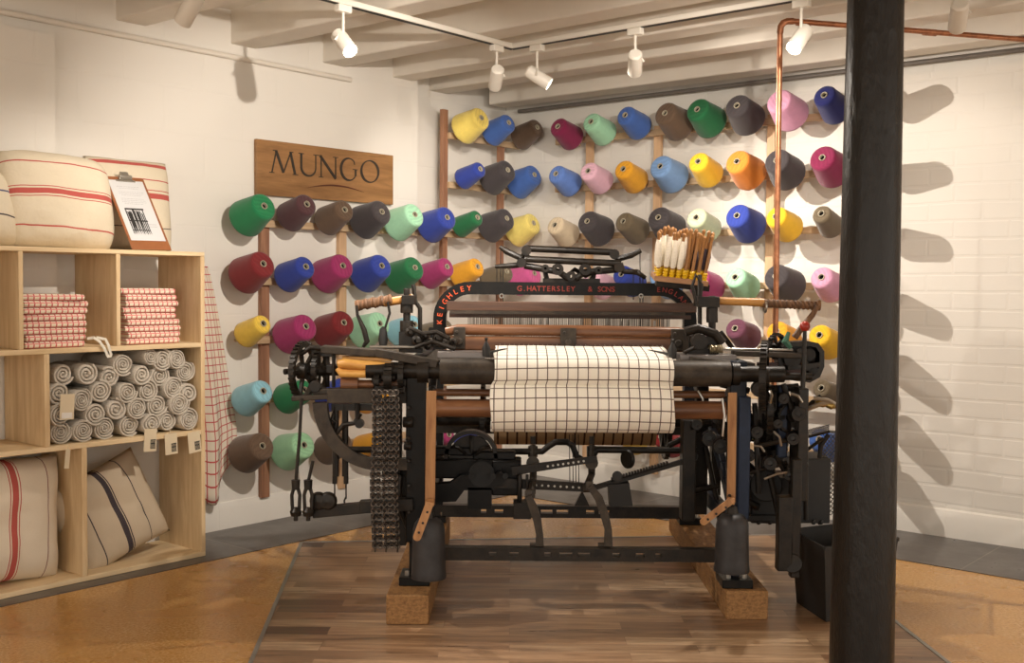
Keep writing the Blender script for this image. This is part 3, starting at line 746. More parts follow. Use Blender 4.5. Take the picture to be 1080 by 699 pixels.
# ================================================================== THE LOOM
LO = Vector((.23, 4.45, .112))
loom = thing('power_loom', 'old black cast iron power loom weaving checked cloth, on two timber sleepers', 'loom', T(LO))
def L(name, mb, mat, label=None, bevel=0, smooth=35, par=None):
    if par is None: return mb.build(name, mat, loom, world=True, smooth=smooth, bevel=bevel, label=label)
    me_off = T(-LO); o = mb.build(name, mat, None, smooth=smooth, bevel=bevel, label=label); o.data.transform(me_off); o.parent = par; return o
def cy(y, Y): return P(540, y, Y).z
def cx(x, Y): return P(x, 350, Y).x
X = Vector((1, 0, 0)); Yv = Vector((0, 1, 0)); Z = Vector((0, 0, 1))
# sleepers
def sleeper(x0, x1, y0, y1, lab):
    o = MB().bb(-(x1-x0)/2, (x1-x0)/2, 0, y1-y0, 0, .104).build('timber_sleeper', M_SLEEP, None, bevel=.004)
    o.matrix_basis = T(((x0+x1)/2, y0, .0065)); return tag(o, lab, 'timber', 'timber sleepers under the loom')
sleeper(-.432, -.283, 3.80, 5.12, 'rough brown timber sleeper under the left side of the loom')
sleeper(.775, .925, 3.89, 5.33, 'rough brown timber sleeper under the right side of the loom')
# side frames
XL, XR, YF, YB = -.345, .832, 3.99, 5.02
def side_frame(x, mat, leg=.036, lab=None):
    m = MB()
    m.bb(x-leg, x+leg, YF-.035, YF+.035, .26, .93)
    m.bb(x-leg*.62, x+leg*.62, YF-.03, YF+.03, .14, .27)
    m.bb(x-.034, x+.034, YB-.035, YB+.035, .14, 1.0)
    fts = [MB().bb(x-.055, x+.055, YF-.075, YF+.06, .1115, .142), MB().bb(x-.05, x+.05, YB-.06, YB+.07, .1115, .142)]
    m.bb(x-.028, x+.028, YF, YB, .86, .93).bb(x-.02, x+.02, YF, YB, .30, .36).bb(x-.018, x+.018, YF, YB, .58, .62)
    fn = lambda a, b, tt: Vector((x-.015+tt, a, b))
    m.strip([(YF+.02+1.0*i/14, .36+.23*math.sin(math.pi*i/14)) for i in range(15)], .05, .03, fn)
    m.strip([(YF+.02+1.0*i/14, .86-.20*math.sin(math.pi*i/14)) for i in range(15)], .04, .03, fn)
    f = L('side_frame', m, mat, bevel=.005, label=lab); [L('foot_plate', ft, M_PAINT, par=f, bevel=.003) for ft in fts]
    for yy in (YF-.045, YB-.035):
        for dx in (-.028, .03): L('foot_bolt', MB().cyl((x+dx, yy, .142), (x+dx, yy, .158), .009, n=6), M_STEEL, par=f)
    return f
side_frame(XL, M_PAINT); side_frame(XR-.012, M_BLUEI, .030, 'blue-black side frame at the right')
def slotrail(name, x0, x1, yc, z0, z1, slots, dy=.022):
    m = MB(); h = (z1-z0); a = z0+h*.36; b = z1-h*.32
    m.bb(x0, x1, yc-dy, yc+dy, z0, a).bb(x0, x1, yc-dy, yc+dy, b, z1)
    cur = x0
    for (s0, s1) in slots+[(x1, x1)]:
        if s0 > cur: m.bb(cur, s0, yc-dy, yc+dy, a, b)
        cur = s1
    return L(name, m, M_IRON, bevel=0, smooth=0)
sl = lambda pairs, Y: [(cx(450+a/3.88, Y), cx(450+b/3.88, Y)) for a, b in pairs]
slotrail('front_rail', cx(466, 3.95), cx(760, 3.95), 3.95, .203, .249, sl([(262,292),(346,384),(490,516),(552,606),(628,678),(770,802),(866,902),(946,972)], 3.95))
slotrail('rear_rail', XL, XR, 5.0, .136, .19, sl([(228,250),(284,320),(474,522),(538,586),(660,694),(712,756)], 5.0))
slotrail('rear_rail', XL, XR, 5.0, .52, .57, [])
# breast beam, shafts
bz, by = .883, 3.965
br0 = L('breast_beam', MB().cyl((cx(464, 3.93), by, bz), (cx(772, 3.93), by, bz), .047, n=28), M_IRON2, 'worn brown-grey breast beam')
L('beam_shaft', MB().cyl((cx(386, 3.95), by, bz+.002), (cx(464, 3.93), by, bz+.002), .030, n=18).cyl((cx(440, 3.93), by, bz), (cx(452, 3.93), by, bz), .043, n=18), M_IRON)
L('beam_shaft', MB().cyl((cx(772, 3.93), by, bz), (cx(830, 3.93), by, bz), .030, n=18).cyl((cx(774, 3.93), by, bz), (cx(782, 3.93), by, bz), .043, n=18), M_IRON)
# front timber rollers
L('cloth_roller', MB().cyl((cx(456, 3.95), 3.985, .748), (cx(768, 3.95), 3.985, .748), .033, n=20), M_ROLLW, 'red-brown timber roller')
L('press_bar', MB().cyl((cx(456, 3.98), 4.03, .800), (cx(768, 3.98), 4.03, .800), .014, n=12), M_ROLLW)
# woven cloth (top-level: it lies on the loom)
def cloth():
    pr = []
    for i in range(5): pr.append((4.19-.045*i, .966-.004*i))
    r1 = .058
    for i in range(13):
        a = math.radians(88+(205-88)*i/12); pr.append((by+r1*math.cos(a), bz+r1*math.sin(a)))
    c2y, c2z, r2 = 3.975, .757, .093
    N = 34
    for i in range(N+1):
        a = math.radians(118+330*i/N); pr.append((c2y+r2*math.cos(a), c2z+r2*math.sin(a)))
    x0, x1 = cx(521, 3.9), cx(711, 3.9); NX = 60; m = MB(); uv = []; vs = []; fs = []
    s = 0; S = [0]
    for i in range(1, len(pr)): S.append(S[-1]+math.hypot(pr[i][0]-pr[i-1][0], pr[i][1]-pr[i-1][1]))
    for j in range(NX+1):
        x = x0+(x1-x0)*j/NX
        for i, (yy, zz) in enumerate(pr):
            wv = noise.noise(Vector((x*5, S[i]*9, 0)))*.004+noise.noise(Vector((x*16, S[i]*5, 4)))*.0015
            ed = .004*math.sin(S[i]*26) if j in (0, NX) else 0
            lower = .007 if i >= 18 else 0
            vs.append((x+ed+lower*(2*j/NX-1)-.002*(i >= 18), yy-wv, zz+wv*.4)); uv.append((x-x0, S[i]+.006*math.sin(x*5)*(i > 8)))
    k = len(pr)
    for j in range(NX):
        for i in range(k-1): a = j*k+i; fs.append((a, a+1, a+k+1, a+k))
    m.add(vs, fs); m.uv = uv
    t = NT('woven_check_cloth', .9, 0, .15); v = t.map((1, 1, 1), 'UV'); q = t.xyz(v)
    f1 = t.math('LESS_THAN', t.math('FRACT', t.math('MULTIPLY_ADD', q[0], 27.6, .75)), .10); f2 = t.math('LESS_THAN', t.math('FRACT', t.math('MULTIPLY_ADD', q[1], 23, .1)), .09)
    c = t.mix(f1, lin((247, 242, 230)), lin((100, 86, 78))); c = t.mix(f2, c, lin((98, 80, 70)))
    n = t.noise(t.map((1, 1, 1)), 420, 2); t.bump(n, .25, .001); t.col(c)
    o = m.build('woven_cloth', t.m, None, smooth=80); sm = o.modifiers.new('thickness', 'SOLIDIFY'); sm.thickness = .002
    return tag(o, 'cream cloth with dark window check rolled on the front of the loom', 'cloth')
cloth()
# warp threads and beam behind
m = MB(); x0, x1 = cx(527, 4.1), cx(703, 4.1); N = 34
for i in range(N+1):
    x = x0+(x1-x0)*i/N; m.tube([(x, 4.2, .968), (x*.998, 4.75, .985)], .0011 if i % 2 else .0016, 4)
L('warp_sheet', m, mat_plain('warp_yarn', (.30, .25, .19), .9), 'cream and dark warp threads')
wz = .60
t = NT('warp_on_beam', .9, 0, .1); v = t.map(); q = t.xyz(v); f1 = t.math('LESS_THAN', t.math('FRACT', t.math('MULTIPLY', q[0], 24)), .2)
t.col(t.mix(f1, lin((170, 140, 104)), lin((70, 50, 38))))
wb = L('warp_beam', MB().cyl((cx(522, 4.8), 4.82, wz), (cx(692, 4.8), 4.82, wz), .105, n=28), t.m, 'warp wound in brown stripes')
for xx in (cx(510, 4.8), cx(704, 4.8)): L('beam_flange', MB().gear((xx, 4.82, wz), X, .155, .02, 30, 6), M_IRON, par=wb)
L('beam_shaft', MB().cyl((XL, 4.82, wz), (XR, 4.82, wz), .025), M_IRON, par=wb)
# sley (batten) with reed
ys = 4.24
L('sley_cap', MB().tube([(cx(470, ys), ys, cy(349, ys)-.004), (cx(482, ys), ys, cy(348, ys)), (cx(600, ys), ys, cy(348, ys)), (cx(716, ys), ys, cy(349, ys)), (cx(730, ys), ys, cy(351, ys))], [.016, .021, .022, .021, .016], 14), M_ROLLW, 'polished red-brown hand rail')
L('race_board', MB().bb(cx(474, ys), cx(722, ys), ys-.01, ys+.05, cy(371, ys)+.004, cy(355, ys)), M_ROLLW, bevel=.006)
for xx, w2 in ((485, .022), (599, .030), (714, .026)):
    m = MB(); c = cx(xx, ys); m.bb(c-w2, c+w2, ys-.035, ys+.01, cy(368, ys), cy(345, ys)); m.cyl((c, ys-.045, cy(360, ys)), (c, ys-.03, cy(360, ys)), .014, n=8); m.cyl((c-w2*.5, ys-.045, cy(350, ys)), (c-w2*.5, ys-.03, cy(350, ys)), .007, n=8)
    L('sley_bracket', m, M_IRON2, bevel=.003)
m = MB(); zr0, zr1 = cy(345, 4.33), cy(331, 4.33)
for i in range(96):
    x = cx(500, 4.33)+(cx(706, 4.33)-cx(500, 4.33))*i/95; m.bb(x-.0008, x+.0008, 4.328, 4.332, zr0, zr1)
m.bb(cx(474, 4.33), cx(722, 4.33), 4.32, 4.34, zr1, zr1+.012).bb(cx(474, 4.33), cx(722, 4.33), 4.32, 4.34, zr0-.012, zr0)
L('reed', m, M_IRON2, smooth=0)
# front plate, temples
L('breast_plate', MB().bb(cx(462, 4.04), cx(512, 4.04), 4.0, 4.10, cy(378, 4.02), cy(371, 4.02)).bb(cx(512, 4.1), cx(716, 4.1), 4.10, 4.17, .925, .945).bb(cx(716, 4.04), cx(775, 4.04), 4.0, 4.10, cy(380, 4.02), cy(372, 4.02)), mat_plain('plate_steel', (.20, .18, .17), .4, .6), bevel=.002)
for px_, s in ((513, 1), (709, -1)):
    c = cx(px_, 3.98); L('temple', MB().lathe([(.014, 0), (.016, .03), (.009, .045), (.004, .055), (.007, .066), (.0, .07)], (c, 3.97, .938), Z, 14).bar((c, 3.97, .95), (c+s*.07, 4.10, .955), .012, .01), M_RUBBER)
# healds and their top bars
yh = 4.44
L('heald_bar', MB().bb(cx(471, yh), cx(734, yh), yh-.015, yh+.015, cy(328, yh), cy(318, yh)), M_LOOMDK, bevel=.003)
L('heald_bar', MB().bb(cx(474, yh+.06), cx(728, yh+.06), yh+.045, yh+.075, cy(335, yh+.06), cy(331, yh+.06)), M_LOOMDK)
m = MB(); rr = random.Random(3)
for k, yy in enumerate((4.50, 4.56)):
    for i in range(90):
        x = cx(494, yy)+(cx(704, yy)-cx(494, yy))*(i+.5*k)/89+rr.uniform(-.001, .001); z0 = cy(346, yy)+rr.uniform(-.004, .004)
        m.bb(x-.0011, x+.0011, yy-.001, yy+.001, z0-.2, cy(334, yy))
L('healds', m, mat_plain('heald_wire', (.16, .13, .10), .5, .4), smooth=0)
m = MB()
for i, px_ in enumerate((512, 524, 548, 560, 570, 577, 655, 662, 640, 690, 704)):
    x = cx(px_, 4.42); L('heald_clip', MB().cyl((x, 4.42, cy(337-(i % 3), 4.42)), (x, 4.42, cy(343, 4.42)), .004+.002*(i % 2), n=8), M_STEEL)
# arch
ya = 4.53
def archpath(inset, n=10):
    xl, xr, zt = cx(464, ya)+inset, cx(727, ya)-inset, cy(304, ya)-inset; r = .125-inset; p = [(xl, .93)]
    for i in range(n+1): a = math.pi-math.pi/2*i/n; p.append((xl+r+r*math.cos(a), zt-r+r*math.sin(a)))
    for i in range(n+1): a = math.pi/2-math.pi/2*i/n; p.append((xr-r+r*math.cos(a), zt-r+r*math.sin(a)))
    p.append((xr, .93)); return p
ap = archpath(0)
ar = L('arch', MB().strip(ap, .052, .05, lambda a, b, tt: Vector((a, ya-.025+tt, b))), M_PAINT, 'black painted arch with red lettering', smooth=40)
def glyph(ch, size):
    c = bpy.data.curves.new('g', 'FONT'); c.body = ch; c.size = size; c.extrude = .0012; c.align_x = 'CENTER'; c.offset = size*.012
    o = bpy.data.objects.new('g', c); COL.objects.link(o); dg = bpy.context.evaluated_depsgraph_get(); me = o.evaluated_get(dg).to_mesh()
    vs = [v.co.copy() for v in me.vertices]; fs = [tuple(p.vertices) for p in me.polygons]; o.evaluated_get(dg).to_mesh_clear(); wd = (max(v.x for v in vs)-min(v.x for v in vs)) if vs else size*.3
    bpy.data.objects.remove(o); bpy.data.curves.remove(c); return vs, fs, wd
M_ORL = mat_plain('orange_lettering', lin((214, 84, 40)), .6); M_RDL = mat_plain('red_lettering', lin((142, 48, 36)), .6)
def lettering(text, path, size, mat, par, yf, label):
    """letters spread evenly along a 2-D polyline (x, z)"""
    S = [0]
    for i in range(1, len(path)): S.append(S[-1]+math.dist(path[i], path[i-1]))
    m = MB(); n = len(text)
    for i, ch in enumerate(text):
        if ch == ' ': continue
        s = S[-1]*(i+.5)/n; k = max(j for j in range(len(S)-1) if S[j] <= s+1e-9); f = (s-S[k])/(S[k+1]-S[k])
        x = path[k][0]+(path[k+1][0]-path[k][0])*f; z = path[k][1]+(path[k+1][1]-path[k][1])*f
        a = math.atan2(path[k+1][1]-path[k][1], path[k+1][0]-path[k][0]); vs, fs, _ = glyph(ch, size)
        m.add([Vector((x+v.x*math.cos(a)-(v.y-size*.34)*math.sin(a), yf-.0015-v.z, z+v.x*math.sin(a)+(v.y-size*.34)*math.cos(a))) for v in vs], fs)
    return L('lettering', m, mat, label=label, par=par, smooth=0)
R0 = .125; xl0, zt0 = cx(464, ya), cy(304, ya)
lettering('KEIGHLEY', [(xl0, zt0-.155)]+[(xl0+R0+R0*math.cos(math.radians(a)), zt0-R0+R0*math.sin(math.radians(a))) for a in range(180, 88, -6)]+[(xl0+R0+.01, zt0)], .030, M_ORL, ar, ya-.025, 'orange KEIGHLEY lettering')
lettering('G.HATTERSLEY', [(cx(545, ya), zt0), (cx(606, ya), zt0)], .030, M_RDL, ar, ya-.025, 'red maker name lettering')
lettering('& SONS', [(cx(619, ya), zt0), (cx(648, ya), zt0)], .030, M_RDL, ar, ya-.025, 'red maker name lettering')
xr0 = cx(727, ya)
lettering('ENGLAND', [(xr0-R0-.02, zt0)]+[(xr0-R0+R0*math.cos(math.radians(a)), zt0-R0+R0*math.sin(math.radians(a))) for a in range(90, 14, -6)], .028, M_RDL, ar, ya-.025, 'dim red lettering round the corner')
# harness levers on top
yt = 4.53; p = lambda x, y, Y=yt: P(x, y, Y)
def lev(name, pts, r, mat=M_IRON, n=8): return L(name, MB().tube([p(*q) for q in pts], r, n), mat)
m = MB().tube([p(556, 262), p(646, 266)], .014, 12); m.tube([p(527, 260), p(534, 265), p(549, 272), p(556, 266)], [.008, .013, .014, .018], 10).tube([p(646, 266), p(652, 273), p(666, 269), p(676, 264)], [.018, .014, .013, .010], 10)
for x_, y_ in ((555, 264), (648, 268)): m.cyl(p(x_, y_, yt-.03), p(x_, y_, yt+.03), .021, n=12)
L('harness_lever', m, M_IRON)
m = MB().tube([p(553, 273, 4.48), p(655, 278, 4.48)], .014, 12).tube([p(522, 281, 4.48), p(540, 280, 4.48), p(550, 279, 4.48), p(552, 273, 4.48)], [.008, .012, .013, .018], 10).tube([p(653, 279, 4.48), p(658, 286, 4.48), p(672, 287, 4.48), p(681, 293, 4.48)], [.018, .012, .012, .008], 10)
for x_, y_ in ((550, 277), (653, 282)): m.cyl(p(x_, y_, 4.45), p(x_, y_, 4.52), .020, n=12)
L('harness_lever', m, M_IRON)
m = MB()
m.tube([p(553, 280, 4.50), p(575, 284, 4.50), p(590, 287, 4.5), p(600, 294, 4.5)], .014, 10).tube([p(652, 284, 4.5), p(632, 286, 4.5), p(616, 287, 4.5), p(607, 294, 4.5)], .014, 10)
m.tube([p(585, 284), p(597, 292), p(606, 284), p(618, 291), p(628, 285)], .010, 8)
for x_, y_, r in ((588, 284, .024), (617, 284, .024), (602, 291, .020), (575, 283, .016), (631, 285, .016)):
    m.lathe([(r*.35, -.03), (r, -.03), (r, .03), (r*.35, .03)], p(x_, y_, 4.50), Yv, 14, closed=True)
for x_ in (576, 630): m.tube([p(x_-2, 283), p(x_+2 if x_ < 600 else x_-6, 299)], .010, 8)
m.bb(cx(572, yt), cx(632, yt), yt-.02, yt+.02, cy(298, yt), cy(293, yt))
L('harness_linkage', m, M_IRON, bevel=0)
m = MB()
for x_, y0, y1 in ((528, 262, 366), (530.5, 283, 366), (675, 266, 345), (678, 291, 345), (524, 282, 318), (668, 289, 316)):
    L('harness_cord', MB().cyl(p(x_, y0), p(x_, y1), .0022, n=6), M_RUBBER)
m = MB()
for x_, y_ in ((529, 312), (529, 322), (676, 312), (676, 328)):
    L('cord_ring', MB().ring(p(x_, y_, 4.49), Yv, .008, .0025, 14, 6), M_STEEL)
# picking arms: left and right
def picker(x0, x1, y, hx, hy, xe, lab, Yk=4.15):
    L('picking_arm', MB().cyl(P(x0, y[0], Yk), P(x1, y[1], Yk), .015, .017, 12), M_ARM, lab)
    s = 1 if x1 > x0 else -1
picker(436, 405, (314, 319), 0, 0, 0, 'varnished picking arm')
m = MB(); n_ = 9
for i in range(n_):
    f = i/(n_-1); c = P(378+(412-378)*f, 322-(322-316)*f, 4.15); m.ring(c, Vector((1, 0, .25*(-1)**i)), .015, .007, 16, 8)
m.cyl(P(375, 322, 4.15), P(414, 316, 4.15), .018, n=12)
L('leather_binding', m, M_WRAP, 'twisted leather binding')
lev2 = lambda name, pts, r, Yk, mat=M_IRON, n=8: L(name, MB().tube([P(a, b, Yk) for a, b in pts], r, n), mat)
lev2('picking_hook', [(376, 322), (377, 332), (384, 348), (387, 360), (383, 366)], [.006, .006, .010, .011, .006], 4.13)
lev2('picking_hook', [(409, 318), (411, 330), (405, 350), (402, 362)], [.005, .005, .004, .004], 4.13)
L('picker_buffer', MB().lathe([(0, 0), (.012, .0), (.018, .04), (.013, .08), (0, .09)], P(404, 369, 4.13), Z, 14), M_RUBBER)
m = MB().cyl(P(429, 368, 4.15), P(429, 312, 4.15), .014, n=12).cyl(P(429, 352, 4.15), P(429, 338, 4.15), .026, n=12).cyl(P(429, 330, 4.15), P(429, 318, 4.15), .024, n=12).cyl(P(429, 312, 4.15), P(429, 304, 4.15), .012, n=12)
m.bb(cx(424, 4.15), cx(438, 4.15), 4.12, 4.18, cy(322, 4.15), cy(312, 4.15)).tube([P(436, 300, 4.18), P(438, 318, 4.18), P(443, 325, 4.18), P(443, 352, 4.18)], .009, 8).bb(cx(422, 4.15), cx(447, 4.15), 4.1, 4.2, cy(372, 4.15), cy(350, 4.15))
L('picking_stand', m, M_IRON, bevel=.002)
# left shuttle box
m = MB().bar(P(340, 368, 3.98), P(398, 372, 3.98), .07, .028).bar(P(396, 371, 3.97), P(462, 384, 3.97), .06, .030).bb(cx(440, 4.1), cx(478, 4.1), 4.1, 4.2, cy(367, 4.1), cy(358, 4.1))
L('shuttle_box', m, M_IRON2, bevel=.004)
m = MB()
for a, b, r, ln in ((441, 359, .022, .07), (452, 364, .017, .05), (462, 356, .020, .05), (471, 363, .016, .06), (433, 350, .018, .05), (449, 354, .012, .08), (480, 360, .014, .05)):
    m.lathe([(r*.35, -ln*.6), (r*.9, -ln*.5), (r, -ln*.3), (r, ln*.4), (r*.4, ln*.5)], P(a, b, 4.1), (.1, 1, 0), 14, closed=True).cyl(P(a, b, 4.1-ln*.7), P(a, b, 4.1+ln*.4), r*.4, n=6)
m.tube([P(432, 346, 4.08), P(446, 352, 4.06), P(460, 350, 4.08), P(474, 357, 4.06)], .009, 8).tube([P(438, 366, 4.05), P(456, 360, 4.04), P(480, 368, 4.05)], .008, 8)
L('swing_linkage', m, M_IRON)
m = MB().tube([P(356, 384, 3.96), P(364, 383, 3.96), P(380, 385, 3.96), P(417, 386, 3.96)], [.014, .020, .019, .013], 12).bar(P(362, 377, 3.99), P(414, 379, 3.99), .05, .014).tube([P(356, 388, 3.96), P(360, 393, 3.96), P(384, 394, 3.96), P(416, 393, 3.96)], [.012, .017, .016, .015], 12)
sb = L('shuttle', m, M_YELW, 'varnished yellow timber', bevel=.004)
m = MB().cyl(P(360, 405, 3.98), P(378, 405, 3.98), .026, n=16).cyl(P(378, 405, 3.98), P(398, 405, 3.98), .016, n=16).cyl(P(398, 405, 3.98), P(424, 405, 3.98), .022, n=16)
L('spindle', m, M_ROLLW)
L('box_rod', MB().cyl(P(390, 366, 4.1), P(446, 366, 4.1), .007), M_STEEL)
# left end wheel, spindle and plate
m = MB(); c = P(322, 391, 4.05)
m.gear(P(320, 391, 4.05), (1, -.25, 0), .105, .022, 34, 5).gear(P(338, 390, 4.08), (1, -.2, 0), .075, .02, 24, 5)
m.cyl(P(309, 391, 4.02), P(316, 391, 4.04), .020, n=12).cyl(P(300, 392, 4.0), P(312, 391, 4.03), .011, n=10).cyl(P(320, 391, 4.05), P(362, 391, 4.1), .018, n=12)
L('end_wheel', m, M_IRON)
m = MB().cyl(P(345, 375, 4.08), P(345, 408, 4.08), .010, n=10).cyl(P(352, 372, 4.0), P(352, 408, 4.0), .007, n=8).lathe([(.0, 0), (.022, 0), (.022, .02), (0, .02)], P(333, 407, 4.0), (0, -1, 0), 16)
m.tube([P(316, 374, 4.02), P(328, 366, 4.02), P(344, 368, 4.02)], .010, 8).bb(cx(346, 4.06), cx(372, 4.06), 4.02, 4.1, cy(394, 4.06), cy(386, 4.06)).bb(cx(330, 4.1), cx(352, 4.1), 4.06, 4.14, cy(377, 4.1), cy(369, 4.1))
L('end_bracket', m, M_IRON, bevel=.002)
L('end_bar', MB().bar(P(308, 420, 3.96), P(352, 418, 3.96), .03, .018).bar(P(346, 417, 3.96), P(402, 417, 3.96), .05, .052).bar(P(330, 413, 4.0), P(400, 409, 4.0), .03, .02), M_IRON2, bevel=.003)
# quarter arc
cxx, czz = 398, 424
pth = [(P(338, 424, 3.97)), ]
pts = []
for i in range(15):
    a = math.radians(180+88*i/14); pts.append((404+66*math.cos(a)+0, 424-66*math.sin(a)*1.0))
pp = [P(a, b, 3.97) for a, b in pts]
m = MB().strip([(q.x, q.z) for q in pp], [.052-.012*i/14 for i in range(15)], .035, lambda a, b, tt: Vector((a, 3.955+tt, b)))
m.bb(cx(396, 3.97), cx(436, 3.97), 3.955, 3.99, cy(496, 3.97), cy(484, 3.97))
L('quarter_arc', m, M_IRON2, 'curved dark arm', smooth=50)
# left rods and weights
m = MB()
for xs, xe, ye in ((318, 312, 508), (330, 325, 508)):
    m.tube([P(xs, 420 if xs == 318 else 486, 3.9), P(xs-2, 460 if xs == 318 else 495, 3.9), P(xe, ye, 3.9)], .006, 8)
for xe in (312, 325):
    q0 = P(xe, 508, 3.9)
    m.cyl(P(xe, 506, 3.9), P(xe, 516, 3.9), .016, .014, 12)
    for s in (-1, 1): m.tube([P(xe+s*2, 514, 3.9), P(xe+s*4.2, 522, 3.9), P(xe+s*3.4, 540, 3.9)], .0065, 8)
    m.lathe([(0, 0), (.018, .004), (.022, .02), (.012, .034), (.0, .036)], P(xe, 545, 3.9), Z, 12).cyl(P(xe, 549, 3.9), P(xe, 544, 3.9), .008, n=8)
L('tension_rod', m, M_IRON)
m = MB().bar(P(330, 540, 3.95), P(404, 533, 3.95), .03, .04).bar(P(380, 534, 3.95), P(436, 531, 3.95), .04, .045)
for x_ in (336, 346): m.lathe([(.0, -.02), (.028, -.016), (.034, 0), (.028, .016), (0, .02)], P(x_, 528, 3.93), Yv, 18)
L('treadle_lever', m, M_IRON, bevel=.003)
m = MB()
for x_, x2 in ((354, 353), (364, 365)):
    m.tube([P(x_, 428, 4.0), P(x_, 470, 4.0), P(x_, 502, 4.0)], .012, 8).cyl(P(x2, 502, 4.0), P(x2, 510, 4.0), .009, n=8).tube([P(x2, 506, 4.0), P(x2, 526, 4.0)], .003, 6)
    m.tube([P(x2, 524, 4.0), P(x2-2, 528, 4.0), P(x2-1, 533, 4.0), P(x2+2, 531, 4.0)], .0035, 6)
m.bb(cx(350, 4.0), cx(394, 4.0), 3.99, 4.02, cy(434, 4.0), cy(427, 4.0)).tube([P(352, 436, 3.98), P(350, 442, 3.98), P(355, 446, 3.98)], .007, 8)
m.tube([P(358, 470, 3.98), P(354, 458, 3.98), P(362, 448, 3.98), P(374, 446, 3.98), P(380, 436, 3.98)], .009, 8).cyl(P(377, 415, 3.98), P(377, 448, 3.98), .009, n=8).cyl(P(366, 474, 3.98), P(398, 474, 3.98), .012, n=8)
m.lathe([(.0, 0), (.016, 0), (.016, .03), (0, .03)], P(380, 446, 4.0), (0, -1, 0), 12)
L('lifting_hooks', m, M_IRON)
# pattern chain: links of steel and plates
m = MB(); m2 = MB(); rows = 23
for k, (xc, xw) in enumerate(((397, 9), (414, 8))):
    pass
for r in range(rows):
    y = 414+r*7.35; Yk = 3.86+.004*math.sin(r*2.1)
    sw = math.sin(r*.35)*1.2
    for j, xx in enumerate((394.5, 400, 406, 412, 418)):
        q = P(xx+sw, y, Yk); m.ring(q, Yv, .0085, .0028, 10, 5)
        if j % 2 == 0: m.ring(P(xx+sw, y+3.7, Yk), X, .0085, .0024, 8, 5)
    m2.bb(cx(391.5+sw, Yk), cx(403+sw, Yk), Yk+.004, Yk+.010, cy(y+2.6, Yk), cy(y-2.6, Yk)).bb(cx(404+sw, Yk), cx(420+sw, Yk), Yk+.006, Yk+.012, cy(y+2.4, Yk), cy(y-2.2, Yk))
ch = L('pattern_chain', m, mat_plain('chain_iron', (.12, .10, .085), .4, .8), 'hanging chain of small iron links'); ch['kind'] = 'stuff'
L('chain_plates', m2, M_IRON, par=ch, smooth=0)
# dense head behind the chain top
m = MB(); rr = random.Random(12)
m.gear(P(410, 398, 3.95), X, .05, .03, 18, 4).gear(P(424, 396, 3.98), X, .065, .02, 24, 5).gear(P(398, 402, 3.97), X, .04, .02, 16, 4).cyl(P(392, 400, 3.97), P(436, 398, 3.98), .012)
m.bb(cx(420, 4.0), cx(440, 4.0), 3.96, 4.05, cy(425, 4), cy(400, 4)).bb(cx(396, 3.95), cx(428, 3.95), 3.93, 3.98, cy(414, 3.95), cy(408, 3.95))
L('chain_sprocket', m, M_IRON, bevel=0)
m = MB().bb(cx(404, 4.05), cx(424, 4.05), 4.02, 4.08, cy(500, 4.05), cy(420, 4.05)).bb(cx(418, 4.06), cx(430, 4.06), 4.04, 4.10, cy(575, 4.06), cy(486, 4.06)).cyl(P(425, 445, 3.95), P(436, 445, 3.95), .02, n=12).cyl(P(426, 470, 3.95), P(434, 470, 3.95), .016, n=12)
m.tube([P(422, 500, 3.98), P(420, 530, 3.98), P(432, 560, 3.98)], .012, 8)
for y_ in (430, 446, 462, 486, 512, 540): m.cyl(P(431, y_, 3.93), P(431, y_, 3.99), .008, n=8)
L('side_bracket', m, M_IRON, bevel=.003)
# straps (top-level) and bell weights (top-level)
def strap(xt, xb, yt_, yb_, tail, wpx, lab, Yk=3.86):
    a = P(xt, yt_, Yk); b = P(xb, yb_, Yk); tl = P(tail[0], tail[1], 3.69); th = thing('leather_strap', lab, 'strap', T(b))
    wd = wpx/F*Yk
    m = MB().bar(a, b, wd, .006, up=(0, -1, 0)); m.build('strap_length', M_LEATHER, th, world=True)
    b2 = P(xb, yb_+1, 3.72); m = MB().bar(b+Vector((0, -.005, .02)), b2, wd*.8, .006, up=(0, 0, 1)).bar(b2+Vector((0, 0, .01)), tl, wd*.8, .006, up=(0, -1, 0)); m.cyl(tl+Vector((0, .003, 0)), tl+Vector((0, -.003, 0)), wd*.4, n=14); m.build('strap_tail', M_LEATHER, th, world=True)
    m = MB()
    for f in (.2, .55, .85):
        c = b2+(tl-b2)*f; m.cyl(c+Vector((0, -.004, 0)), c+Vector((0, -.0085, 0)), .004, n=10)
    m.cyl(b+Vector((0, .01, 0)), b+Vector((0, -.012, 0)), .009, n=10)
    m.build('rivet', M_RUBBER, th, world=True); return th
strap(455, 453.5, 412, 532, (440, 566), 10.5, 'brown leather strap hanging at the left front of the loom', 3.84)
strap(772.5, 771, 414, 530, (742, 550), 9, 'brown leather strap hanging at the right front of the loom', 3.84)
M_WT = mat_plain('weight_iron', (.035, .033, .034), .5, .3, .25, 20, .2)
def weight(xc, yt_, yb_, wpx, lab, Yk=3.78):
    c = P(xc, yb_, Yk); zt_ = cy(yt_, Yk)+.0; r = wpx/F*Yk/2; h = zt_-c.z
    th = thing('loom_weight', lab, 'weight', T(c), 'bell weights hung on straps')
    MB().lathe([(0, .004), (r*.75, .0), (r*.98, .004), (r, .012), (r*.96, .03), (r*.93, h*.5), (r*.90, h*.80), (r*.82, h*.90), (r*.62, h*.97), (r*.3, h), (.0, h)], n=36).build('weight_body', M_WT, th, smooth=50)
    MB().cyl((0, 0, h-.004), (0, 0, h+.022), .022, .016, 16).tube([(0, 0, h+.015), (.0, .03, h+.03), (.0, .06, h+.05)], .007, 8).build('eyelet', M_IRON, th)
    return th
weight(452, 546, 610, 38, 'black bell-shaped iron weight hanging at the left front of the loom')
